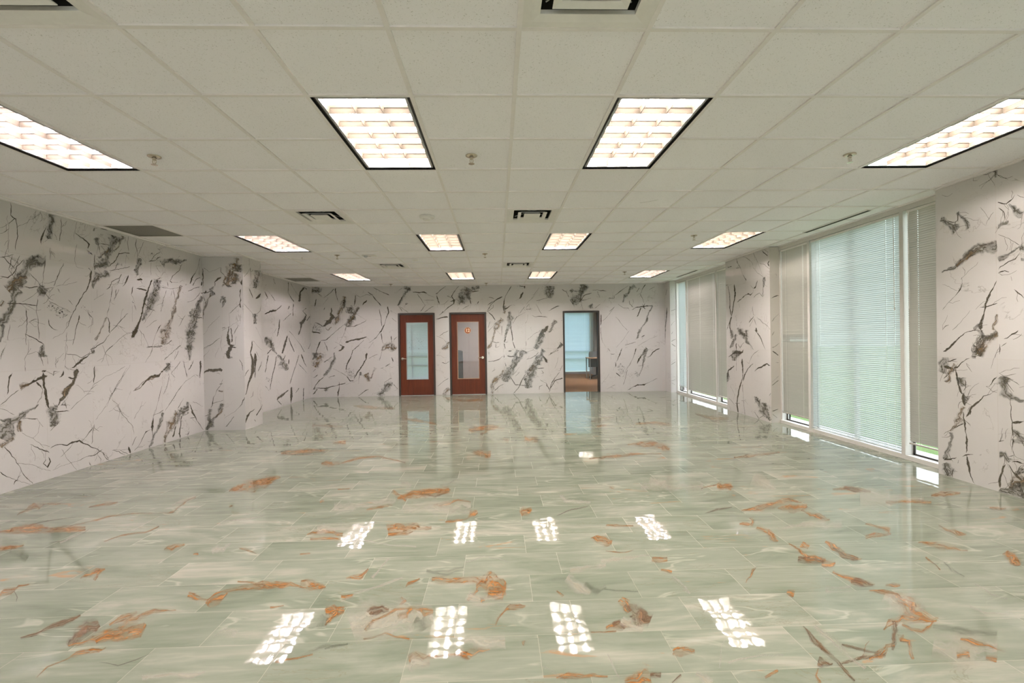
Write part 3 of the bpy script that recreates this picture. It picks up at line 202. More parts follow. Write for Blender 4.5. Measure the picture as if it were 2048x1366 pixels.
'W':"g -4918 2741 -4903 2869 -4787 2751 -4771 2862 -4664 2750 -4651 2816;t -4844 2750 -4825 2775 -4668 2616 -4652 2637;t -4822 2565 -4787 2557 -4865 2364 -4830 2357;t -4343 2830 -4329 2818 -4432 2720 -4421 2706 -4632 2589 -4623 2574;t -4500 2595 -4490 2587 -4637 2419 -4623 2408;t -4347 2828 -4259 2841 -4327 2681 -4240 2697 -4274 2549 -4230 2559 -4242 2462 -4221 2467;b -4118 2625 -4052 2614 -4174 2501 -4045 2470 -4229 2356 -4083 2303 -4303 2239 -4124 2153 -4355 2090 -4210 2035 -4371 1964 -4241 1937 -4344 1888 -4292 1879;g -4108 2528 -4064 2532 -4103 2421 -4051 2415 -4133 2313 -4091 2300;t -4447 2314 -4396 2329 -4423 2245 -4379 2241 -4468 2172 -4402 2181 -4458 2096 -4305 2076 -4516 2030 -4405 1920 -4616 1892 -4575 1839 -4649 1845 -4631 1820;t -4614 1973 -4617 2004 -4501 1985 -4508 2011 -4410 2030 -4421 2054;b -4581 1789 -4567 1806 -4507 1729 -4510 1753 -4410 1808 -4428 1828;t -4600 2339 -4575 2330 -4625 2273 -4596 2263;t -4960 2012 -4960 2021 -4956 2061 -4960 2082 -4929 2124 -4938 2130;s -4924 1840 -4752 1942 -4859 1728 -4687 1829 -4757 1637 -4661 1694;t -4854 1938 -4842 1933 -4914 1783 -4897 1777 -4951 1697 -4908 1685;t -4923 1676 -4914 1729 -4712 1648 -4706 1683;t -4851 1939 -4845 1955 -4711 1879 -4700 1899 -4651 1819 -4628 1846;t -3809 2651 -3783 2649 -3841 2486 -3779 2478 -3854 2363 -3814 2355;t -3790 2653 -3780 2668 -3675 2581 -3675 2603 -3495 2643 -3497 2671 -3366 2611 -3360 2633;t -3481 2711 -3465 2738 -3374 2645 -3352 2667 -3265 2488 -3243 2506 -3142 2354 -3125 2369;t -3330 2827 -3323 2843 -3099 2710 -3090 2730 -2925 2623 -2910 2655;t -3512 2526 -3485 2497 -3593 2447 -3562 2421 -3623 2385 -3600 2371;g -3719 2348 -3684 2321 -3846 2252 -3738 2173 -3947 2124 -3819 2035 -4039 1989 -3909 1903 -4089 1865 -3995 1806;b -3739 2311 -3709 2292 -3870 2147 -3806 2100 -4017 1941 -3976 1907;g -3896 2380 -3818 2271 -4000 2299 -3893 2220 -4013 2182 -3927 2159;t -4058 2330 -4054 2348 -3881 2295 -3878 2312;t -4091 1899 -4080 1885 -4249 1779 -4237 1763 -4386 1671 -4369 1650 -4574 1505 -4562 1486 -4714 1473 -4710 1456;t -4738 1465 -4686 1441 -4776 1361 -4740 1345 -4816 1246 -4792 1238 -4871 1067 -4854 1061;t -4632 1437 -4616 1444 -4581 1324 -4560 1332 -4537 1190 -4520 1196;t -3522 2001 -3514 1990 -3667 1903 -3661 1891 -3845 1837 -3840 1806 -4064 1844 -4065 1826;t -3796 2162 -3789 2173 -3620 2048 -3614 2059 -3510 1990 -3504 2002;t -4057 1838 -4027 1832 -4087 1660 -4070 1653 -4167 1551 -4148 1540 -4235 1382 -4219 1375;t -4232 1357 -4222 1377 -4169 1319 -4153 1346 -4194 1318 -4062 1301 -4212 1272 -4135 1192 -4263 1208 -4241 1169;t -4288 1331 -4278 1316 -4388 1252 -4380 1241;t -4351 1430 -4345 1442 -4230 1372 -4224 1385;t -4033 1361 -4087 1459 -3973 1428 -3990 1479 -3799 1469 -3809 1522 -3710 1472 -3720 1539 -3599 1509 -3608 1543 -3510 1548 -3518 1569;t -3601 1478 -3585 1462 -3725 1345 -3710 1329 -3896 1221 -3854 1189 -3934 1077 -3909 1066 -4010 948 -3970 928 -4065 820 -4031 810 -4076 694 -4045 691;t -3191 2270 -3169 2274 -3150 2068 -3127 2071 -3140 1822 -3122 1822;t -2993 2331 -2941 2342 -2969 2193 -2903 2187 -3009 2050 -2979 2039 -3093 1856 -3035 1831 -3176 1709 -3113 1667 -3285 1548 -3254 1517 -3366 1476 -3354 1457 -3476 1408 -3467 1393;t -3167 1639 -3123 1646 -3147 1503 -3103 1512 -3116 1367 -3072 1378;t -2905 2240 -2898 2251 -2728 2126 -2722 2136;t -2864 2039 -2857 2047 -2733 1924 -2724 1934;t -2600 2598 -2568 2583 -2645 2497 -2615 2482 -2713 2363 -2685 2348;b -3134 1174 -3149 1191 -2970 1247 -3041 1361 -2929 1236 -2904 1414 -2849 1214 -2807 1343 -2742 1244 -2736 1288;t -2908 1571 -2872 1572 -2892 1189 -2856 1190;t -2740 1553 -2728 1540 -2831 1465 -2819 1452;t -3474 975 -3483 996 -3362 1030 -3371 1050 -3229 1086 -3235 1102;t -3343 1425 -3333 1417 -3480 1248 -3469 1239;b -4802 1177 -4633 1125 -4844 1032 -4684 958 -4926 824 -4830 768;g -4904 1165 -4796 1141 -4925 1062 -4822 1021 -4937 988 -4901 963;g -4381 1157 -4346 1156 -4414 1000 -4319 978 -4474 854 -4396 812 -4553 698 -4499 658 -4652 557 -4625 534;t -4645 541 -4633 528 -4785 425 -4763 403 -4877 312 -4851 294 -4939 200 -4880 229 -4836 215 -4806 211 -4940 94 -4905 67;t -4629 896 -4637 911 -4515 960 -4528 978 -4404 1050 -4415 1064;t -4925 501 -4928 511 -4855 520 -4865 535 -4784 583 -4802 603;t -4905 655 -4921 670 -4828 744 -4841 756;t -4417 737 -4412 749 -4220 644 -4213 656 -4071 544 -4055 571;t -4527 493 -4531 505 -4347 552 -4355 574;t -4909 237 -4908 259 -4576 215 -4579 247 -4262 300 -4270 330 -4075 350 -4080 372;g -4585 276 -4525 230 -4646 183 -4600 147;t -4265 405 -4243 404 -4274 227 -4239 223 -4302 127 -4258 122 -4296 3 -4270 3;s -4095 645 -3982 784 -4004 557 -3853 689 -3922 476 -3806 543;t -4065 524 -4039 547 -3966 402 -3943 441 -3866 409 -3865 431;t -3560 1138 -3481 1126 -3562 982 -3529 969 -3652 830 -3622 810 -3786 629 -3760 612 -3872 469 -3857 460;t -4087 308 -4091 316 -3864 393 -3867 402;b -3355 770 -3253 724 -3394 600 -3353 582 -3441 506 -3399 453 -3480 515 -3538 447 -3602 570 -3501 618 -3496 377 -3435 404;t -3716 598 -3698 595 -3763 330 -3748 327;g -3717 639 -3673 644 -3708 549 -3663 554;t -3755 7 -3766 21 -3643 93 -3654 110 -3486 179 -3497 199;g -2875 366 -2855 326 -3008 330 -2946 253 -3109 219 -3027 143 -3190 125 -3128 60 -3296 53 -3203 3;t -2894 486 -2877 454 -3095 375 -3080 347;t -2852 305 -2834 319 -2742 168 -2725 182;t -2902 1003 -2874 1016 -2854 887 -2814 906;t -3041 754 -3055 777 -2917 830 -2931 853;t -3164 706 -3178 739 -3087 742 -3098 767;t -3139 1173 -3122 1168 -3210 927 -3193 922;g -2393 2840 -2349 2762 -2471 2783 -2429 2731 -2575 2700 -2484 2636 -2626 2579 -2548 2534 -2694 2467 -2617 2423 -2722 2366 -2682 2345;g -2544 2781 -2532 2869 -2366 2756 -2354 2846;t -2564 2831 -2557 2820 -2655 2765 -2647 2754 -2746 2687 -2737 2677;t -2317 2699 -2316 2722 -2138 2682 -2138 2713 -2006 2685 -2001 2729 -1930 2662 -1921 2683;t -1962 2656 -1957 2666 -1751 2552 -1746 2563;t -2202 2648 -2187 2658 -2104 2501 -2089 2511 -2007 2358 -1989 2358 -2120 2196 -2105 2186;t -2029 2488 -2029 2499 -1750 2477 -1749 2495;t -2696 2352 -2685 2359 -2600 2203 -2585 2213;t -2684 2350 -2676 2361 -2441 2167 -2433 2178;t -1767 2339 -1759 2326 -2016 2185 -2008 2171;t -2436 2430 -2430 2409 -2493 2412 -2507 2384 -2469 2439 -2485 2447;t -1707 2635 -1719 2659 -1639 2672 -1652 2689 -1549 2762 -1560 2776 -1436 2839 -1446 2854;t -1704 2609 -1678 2617 -1634 2370 -1599 2381;t -1111 2860 -1097 2848 -1203 2748 -1188 2737 -1332 2592 -1266 2580 -1298 2456 -1190 2489 -1273 2425 -1218 2385 -1368 2327 -1351 2306 -1524 2190 -1513 2176;t -1331 2436 -1339 2466 -1174 2486 -1179 2503;t -1425 2592 -1419 2605 -1293 2530 -1284 2551;t -1383 2491 -1375 2480 -1474 2414 -1466 2402 -1575 2371 -1569 2357;t -1628 2078 -1637 2088 -1508 2171 -1529 2195 -1526 2175 -1510 2191;t -1709 1972 -1716 1994 -1607 2000 -1614 2031 -1472 2009 -1480 2063 -1393 2017 -1401 2075;g -941 2834 -818 2779 -1030 2688 -868 2611 -1086 2555 -951 2474 -1148 2406 -1074 2355;g -853 2783 -750 2738 -916 2629 -803 2623 -870 2473 -763 2507;g -752 2705 -783 2837 -625 2770 -638 2837 -559 2781 -569 2848;t -766 2675 -771 2710 -574 2711 -578 2737;t -832 2485 -801 2494 -798 2373 -772 2380;t -613 2460 -570 2447 -628 2378 -603 2371;t -846 2362 -837 2347 -1028 2252 -1018 2236;t 27 2566 35 2551 -169 2457 -157 2439 -264 2377 -245 2363 -382 2175 -359 2161;t -334 2543 -328 2560 -187 2496 -182 2513;t -1625 1548 -1633 1559 -1523 1624 -1530 1637 -1388 1678 -1394 1693;t -1721 1550 -1716 1560 -1533 1457 -1526 1467 -1445 1366 -1437 1374;b -1380 1398 -1367 1386 -1517 1323 -1413 1238 -1563 1194 -1528 1166;t -1727 1032 -1726 1050 -1593 1025 -1592 1043;t -1587 845 -1581 863 -1471 809 -1473 827 -1377 865 -1386 881;t -1702 220 -1709 229 -1566 330 -1574 340 -1406 438 -1415 451;b -1419 201 -1366 146 -1496 135 -1425 80 -1558 14 -1501 3;t 486 2818 492 2854 623 2803 627 2821;t 580 2835 671 2834 597 2767 652 2766;t 262 2845 286 2831 183 2709 202 2698 102 2573 120 2565 62 2459 89 2453 38 2344 88 2342 38 2184 97 2186;t 547 2692 608 2661 489 2579 549 2548 470 2504 498 2489;t 115 2189 75 2270 198 2254 174 2293 283 2333 272 2348;g 29 2327 164 2314 38 2189 128 2180;b 67 2197 130 2171 50 2125 92 2108;t -353 2161 -364 2175 -214 2273 -228 2285 -195 2344 -222 2349;t -350 2327 -361 2347 -166 2436 -180 2460 43 2539 21 2578;t 1007 2787 1014 2782 845 2563 852 2557 660 2361 667 2355;t 959 2676 968 2668 775 2474 783 2466;t 1233 2527 1236 2516 1073 2484 1076 2472 913 2441 916 2428;g 1205 2836 1409 2817 1215 2700 1373 2681 1223 2516 1313 2503;t 1407 2788 1434 2772 1343 2672 1358 2663;t 1244 2161 1237 2178 1394 2225 1385 2246 1554 2293 1547 2310;t 739 2361 747 2353 635 2249 643 2241;t 611 2296 623 2286 474 2115 483 2108;t 639 2220 639 2234 798 2218 798 2232;t 793 2058 798 2066 885 2009 887 2022 1021 2009 1023 2041 1214 1990 1216 2008;t 908 2352 918 2358 1064 2078 1074 2084;t 687 2086 700 2085 674 1929 685 1926 629 1851 637 1846;g 163 2150 228 2171 194 2018 284 2030 197 1875 276 1856 134 1672 175 1654 50 1465 71 1456;t 220 1795 274 1800 246 1569 287 1572 272 1365 299 1368;t 273 1362 299 1371 340 1180 362 1188;t 133 1647 176 1633 66 1468 123 1452 37 1354 104 1340;t 4 1312 114 1338 64 1182 117 1194;t 85 1336 78 1358 176 1371 170 1388;t 298 1839 288 1845 415 2015 403 2028 640 2138 635 2148;b -29 2025 76 1938 -143 1921 6 1818 -202 1732 -121 1693 -242 1587 -176 1568 -277 1431 -213 1408 -354 1308 -276 1263 -392 1208 -354 1183;t -365 2159 -351 2176 -259 2065 -235 2086 -168 1933 -149 1945;t -361 1620 -372 1630 -200 1799 -211 1809 -109 1888 -118 1898;t -345 1735 -362 1741 -286 1915 -303 1921;t -239 1357 -230 1392 -146 1335 -143 1366 -53 1351 -55 1369;t -179 1327 -156 1329 -168 1200 -148 1230 -62 1248 -72 1269;t -135 1661 -122 1673 -24 1546 -11 1558;t 0 1801 18 1800 -11 1530 7 1529;t -377 845 -379 868 -216 847 -223 883 -49 899 -72 939 39 1000 23 1016;t -367 1109 -314 1100 -368 1040 -337 1034;t 38 1031 70 1030 19 963 87 962;t 1192 1798 1255 1769 1134 1720 1219 1645 1035 1674 1134 1580 987 1563 1088 1511 928 1365 960 1348;g 1044 1602 1124 1560 964 1474 1063 1418 893 1360 994 1308 842 1190 904 1162;t 676 1402 668 1410 861 1554 851 1570 1043 1642 1035 1658;t 624 1384 651 1384 624 1248 647 1248;g 1396 1935 1465 1899 1340 1792 1380 1771 1290 1706 1336 1677 1235 1609 1253 1595;t 1290 1674 1290 1687 1393 1672 1393 1686;g 1472 1158 1458 1176 1557 1197 1512 1248 1632 1260 1575 1319;t 1226 994 1220 1006 1377 1069 1368 1086 1513 1137 1507 1150;t 1567 1906 1567 1924 1613 1909 1613 1920;g 377 1166 461 1132 328 1016 391 990 263 882 339 853 178 687 282 643 91 569 229 491 22 458 159 378 14 344 74 313;g 517 1167 638 1104 469 1025 545 976 369 858 414 829 255 653 295 630;t 177 1086 161 1152 265 1118 255 1162;t 132 979 134 1011 324 958 327 1003;t 63 823 85 829 95 709 117 715;t 54 736 68 735 40 510 53 509;t 197 457 212 466 283 318 302 330 344 219 352 245 654 206 655 224;t 280 477 266 489 464 701 450 712;t 449 577 462 564 334 466 347 453;t 606 527 621 518 460 283 488 268 417 169 436 156 281 13 295 3;g 1044 1192 1202 1062 975 1056 1085 974 879 916 995 844 750 714 891 641 656 561 844 479 617 436 789 378 588 286 745 257 619 139 687 133;b 817 766 872 725 692 616 765 561;t 1062 983 1089 1000 1127 827 1201 880 1193 792 1225 823;t 960 839 959 852 1097 843 1095 866;t 864 661 868 693 979 648 980 680 1116 655 1116 677;t 645 885 639 907 762 915 750 941 902 1005 885 1028 971 1076 955 1092;t 647 1080 642 1098 853 1145 847 1162;t 993 349 1002 365 1146 253 1165 273 1135 180 1197 209 1231 71 1257 89;t 1029 600 1042 612 1094 538 1112 535 1020 524 1025 507;t 1249 29 1215 40 1328 277 1303 289 1462 480 1448 491 1531 546 1518 559;t 1393 644 1385 647 1489 938 1480 941;t 1590 735 1601 731 1516 579 1533 571;t 978 84 964 86 990 171 977 180 1068 211 1059 227;b 11 633 40 613 -95 509 -39 469 -221 357 -144 308 -292 208 -213 187 -300 20 -233 14;t 27 269 36 253 -102 206 -86 184 -215 90 -203 77;t -264 576 -275 590 -172 642 -183 657;t 1596 2723 1607 2742 1712 2651 1739 2675 1767 2514 1817 2538;g 1811 2705 1871 2754 1870 2639 1923 2682;g 2161 2869 2278 2804 2087 2730 2188 2677 2039 2616 2141 2564 1966 2536 2074 2419 1810 2454 1907 2300;g 2237 2861 2316 2815 2143 2702 2223 2658 2116 2600 2156 2579;t 1920 2667 1920 2686 2068 2666 2069 2684;t 2077 2376 2052 2396 2212 2555 2196 2577 2403 2621 2396 2643;t 2066 2422 2064 2441 2250 2443 2246 2461 2389 2487 2383 2504;t 2101 2524 2123 2520 2074 2388 2101 2383;t 2413 2693 2412 2707 2549 2703 2550 2717 2638 2670 2643 2702 2708 2667 2711 2704 2800 2664 2803 2682;t 2543 2674 2556 2678 2607 2490 2624 2496;t 2845 2467 2844 2490 2999 2471 2988 2492 3006 2557 2983 2557;t 3012 2549 3001 2564 3197 2685 3187 2698 3382 2809 3374 2820;g 3508 2866 3593 2759 3401 2754 3467 2691 3342 2657 3408 2607 3266 2577 3344 2529 3238 2476 3301 2448 3198 2384 3247 2359;t 2878 2390 2900 2407 2916 2347 2930 2358;t 3825 2852 3853 2835 3757 2736 3780 2724 3713 2624 3728 2609 3589 2558 3597 2541;t 3667 2761 3686 2747 3587 2646 3602 2635;t 3691 2591 3703 2597 3758 2454 3771 2458 3779 2340 3793 2343;t 4089 2777 4095 2767 3926 2688 3932 2678;t 3386 2413 3404 2417 3408 2318 3426 2329 3499 2223 3516 2239;t 3482 2458 3494 2461 3498 2343 3521 2347;g 2334 2243 2432 2339 2327 2282 2440 2300 2348 2216 2439 2229;t 2481 2210 2466 2233 2550 2257 2537 2276 2641 2326 2631 2341;t 1312 2205 1306 2222 1404 2238 1397 2255 1519 2294 1511 2310;t 2104 2361 2115 2364 2147 2179 2158 2181;t 2618 2060 2646 2060 2614 1901 2646 1900 2605 1765 2628 1763;t 2616 1718 2639 1719 2622 1535 2650 1537 2660 1307 2674 1309;t 2680 1872 2670 1882 2867 2053 2856 2061 3007 2257 2997 2264;t 2997 2265 3007 2255 2858 2130 2867 2120;t 3017 1982 3025 1990 3105 1889 3118 1899 3218 1727 3231 1738 3333 1612 3343 1622;t 3090 2320 3100 2335 3228 2227 3235 2243 3391 2202 3394 2218;t 3464 2157 3457 2169 3581 2219 3573 2241 3718 2235 3713 2267 3878 2254 3876 2290 4015 2259 4016 2282;t 3726 2311 3753 2328 3818 2174 3841 2189;t 3700 2235 3730 2222 3586 1984 3607 1974;t 3800 2344 3818 2338 3752 2208 3770 2202;g 3985 2298 4046 2265 3906 2118 3936 2105 3803 1848 3847 1829 3716 1712 3745 1694 3658 1627 3708 1597 3605 1559 3668 1530 3575 1412 3601 1403;t 3267 1222 3260 1239 3382 1265 3376 1283 3566 1308 3562 1326;t 3611 1198 3606 1206 3914 1374 3908 1386 4145 1462 4140 1475;t 3379 1620 3389 1613 3215 1394 3224 1387 3028 1169 3037 1162;t 3789 1507 3805 1485 3698 1436 3709 1422;t 2796 1152 2810 1163 2863 1071 2877 1082;t 2984 1020 2984 993 2869 1017 2869 999;t 3185 1167 3202 1159 3081 967 3116 951 3019 804 3036 796;s 3017 666 3126 750 3093 553 3232 632 3153 457 3260 498;t 2992 778 3038 777 2998 664 3030 663;t 3002 491 3021 517 3130 401 3144 419;t 3544 1151 3579 1140 3476 913 3502 901 3334 689 3361 672 3245 526 3262 519 3199 389 3212 384;s 3497 530 3563 551 3523 453 3581 490 3595 378 3645 426;g 3832 1176 3890 1105 3765 1107 3818 1063 3674 965 3720 934;g 3780 1085 3849 1084 3773 930 3851 919 3741 749 3786 736 3702 587 3728 579;t 3678 962 3716 937 3613 871 3663 847 3575 740 3605 728;t 3704 587 3726 579 3638 404 3649 399;t 3602 670 3600 683 3788 699 3784 717;t 4185 1155 4208 1116 4012 1047 4031 1024 3921 931 3934 914 3833 910 3837 892;t 3332 34 3322 49 3459 122 3451 139 3600 140 3588 208 3762 144 3749 221 3901 211 3888 240 4132 326 4122 346;t 1596 407 1606 376 1387 337 1403 317 1247 107 1263 97;g 1560 1334 1623 1269 1452 1191 1477 1165;t 1448 1152 1457 1137 1264 1041 1273 1026;t 3209 179 3196 183 3329 588 3318 591;t 2766 71 2762 79 2997 180 2993 189;t 2632 211 2625 217 2843 481 2835 487",
'R':"t 10260 2867 10260 2843 10260 2728 10260 2708 10260 2584 10260 2562;t 10105 2210 10042 2205 10204 1970 10026 1954 10260 1702 10151 1686 10260 1429 10209 1411 10260 1191 10260 1184;t 10260 1778 10260 1777 10260 1559 10260 1568 10260 1412 10260 1429;t 10260 1142 10260 1144 10260 912 10260 912 10260 504 10260 505;t 10260 993 10260 996 10260 735 10260 732 10260 901 10260 893;t 10260 2154 10260 2162 10260 2048 10260 2057;t 10260 254 10260 260 10260 111 10260 123;t 10131 2527 10181 2535 10029 2719 10078 2728",
'P':"t 6242 2869 6231 2869 6066 2793 6053 2800 5912 2694 5892 2699 5903 2648 5881 2646;t 5900 2621 5886 2625 5781 2519 5767 2524 5696 2469 5681 2478 5590 2410 5580 2416;t 5883 2869 5867 2869 5735 2668 5719 2669 5582 2411 5567 2412;t 5686 2659 5682 2664 5543 2606 5535 2612 5390 2513 5390 2519;t 5559 2869 5548 2869 5419 2786 5409 2791;t 5608 2846 5584 2855 5455 2733 5435 2741;t 5413 2671 5390 2647 5464 2615 5412 2605 5413 2557 5390 2560;t 6467 2869 6455 2869 6441 2778 6384 2781 6339 2676 6316 2677 6244 2536 6222 2537;t 6243 2535 6222 2538 6131 2412 6102 2418;t 6792 2747 6801 2775 6631 2740 6637 2759;t 6479 2687 6478 2712 6328 2668 6327 2686;t 6880 2772 6880 2783 6880 2765 6880 2779;t 6561 2404 6541 2404 6566 2319 6489 2314 6551 2216 6484 2207 6599 2064 6548 2056 6664 1924 6596 1914 6697 1806 6649 1800;t 6806 2399 6779 2399 6755 2260 6728 2259 6742 2126 6710 2124 6744 1966 6701 1965 6712 1830 6659 1831;t 6699 1807 6647 1798 6759 1702 6700 1696 6758 1592 6706 1594 6694 1484 6668 1487;t 6756 1702 6730 1697 6870 1558 6844 1553;t 6434 2050 6454 2063 6294 2087 6341 2120 6155 2139 6186 2167 6044 2135 6060 2210 5965 2117 6002 2178 5876 2177 5908 2198;t 5840 2233 5897 2258 5785 2292 5817 2303 5745 2373 5766 2379;t 5985 2311 5974 2314 5897 2245 5884 2250;g 5575 2407 5513 2396 5587 2322 5526 2311 5602 2229 5556 2222 5607 2101 5578 2097;t 5877 2086 5889 2094 5706 2158 5707 2168 5600 2079 5585 2085;t 5582 2077 5603 2086 5542 2115 5559 2122;t 5926 1948 5915 1948 5885 1776 5874 1776;t 5898 1774 5883 1767 6053 1666 6030 1656;t 5886 1730 5875 1726 6038 1589 6026 1585;t 5887 1727 5874 1729 5812 1604 5800 1606;b 5786 1745 5777 1749 5587 1630 5577 1636 5390 1521 5390 1527;g 6493 1555 6420 1590 6425 1492 6290 1546 6321 1425 6201 1468;t 5851 1567 5786 1571 5831 1483 5766 1487;t 6880 2419 6880 2433 6642 2401 6645 2415;g 6445 1512 6332 1567 6355 1455 6216 1513 6242 1388 6104 1420 6192 1310 6107 1339 6033 1265 5998 1283 5920 1188 5900 1196;g 6194 1540 6070 1530 6222 1421 6098 1413;t 6221 1315 6205 1308 6365 1220 6349 1213;t 6457 1280 6439 1286 6353 1200 6336 1206;g 6731 1545 6675 1548 6709 1405 6620 1408 6701 1381 6657 1376;g 6536 1467 6459 1453 6660 1352 6506 1323 6743 1259 6596 1220 6763 1205 6719 1188;t 6534 1296 6469 1296 6533 1186 6476 1188 6516 1063 6473 1065 6526 775 6504 776;t 5881 1523 5852 1535 5766 1446 5740 1457 5700 1398 5673 1405 5550 1190 5526 1196;t 6790 1019 6816 1032 6660 1077 6686 1094 6521 1098 6546 1165 6400 1074 6398 1169 6264 1117 6324 1158 6243 1176 6266 1181;g 6643 1156 6478 1160 6645 1060 6481 1063 6620 964 6538 965;g 6516 1135 6388 1159 6438 1038 6363 1096 6314 1102 6353 1118;t 6592 873 6570 862 6730 817 6687 793 6857 768 6793 743 6880 700 6802 686 6880 605 6830 607 6880 487 6880 487;g 6880 716 6840 726 6880 625 6799 644 6880 539 6816 557;t 6880 1179 6880 1179 6880 1007 6880 1007;t 6315 1016 6289 1018 6334 947 6264 953 6308 842 6254 847 6316 735 6241 740 6349 658 6238 655 6412 546 6311 541 6478 372 6412 372 6498 272 6451 275 6529 185 6477 191 6524 87 6461 100 6485 3 6437 3;t 5922 952 5909 946 6136 831 6113 823 6247 717 6209 713 6294 605 6269 604;t 6314 547 6278 552 6289 403 6258 407 6290 255 6265 260 6231 3 6211 3;t 6573 158 6571 172 6398 176 6396 187;t 6342 236 6343 249 6163 267 6164 277;t 5752 1186 5744 1179 5883 1139 5869 1131 5983 1058 5962 1053 6072 931 6049 927;t 5879 808 5889 813 5748 867 5786 896 5619 904 5644 936 5501 921 5500 994 5420 905 5390 961;t 6880 439 6880 445 6880 290 6880 297;t 6755 476 6737 482 6565 301 6545 309;t 6880 174 6880 181 6740 3 6721 3;t 6817 229 6803 236 6514 87 6498 96;g 5918 361 5894 376 5859 304 5769 355 5816 258 5701 314 5748 187 5593 259 5698 124 5514 193 5638 83 5531 142 5434 24 5398 50;g 5735 352 5688 332 5804 306 5757 286;g 5602 297 5516 303 5604 185 5561 188;t 5904 251 5867 275 5892 246 5855 271;t 5613 101 5600 93 5796 3 5779 3;t 5909 98 5892 105 5766 3 5742 3;t 5402 492 5390 488 5454 437 5444 434",
'V':"t 4367 1225 4358 1239 4486 1295 4477 1309;t 4363 1162 4377 1182 4467 1097 4478 1112;t 4359 661 4355 666 4471 767 4466 772;t 4361 604 4352 615 4471 693 4464 702;t 4354 183 4348 199 4461 208 4449 242;t 4354 140 4359 146 4439 78 4443 84;t 4375 1425 4360 1433 4409 1492 4401 1497;t 4422 981 4423 990 4471 978 4471 987;t 4364 2029 4360 2040 4490 2063 4479 2095;t 4370 1655 4357 1665 4408 1713 4401 1719 4484 1780 4478 1787;t 4440 2442 4446 2443 4451 2402 4457 2403",
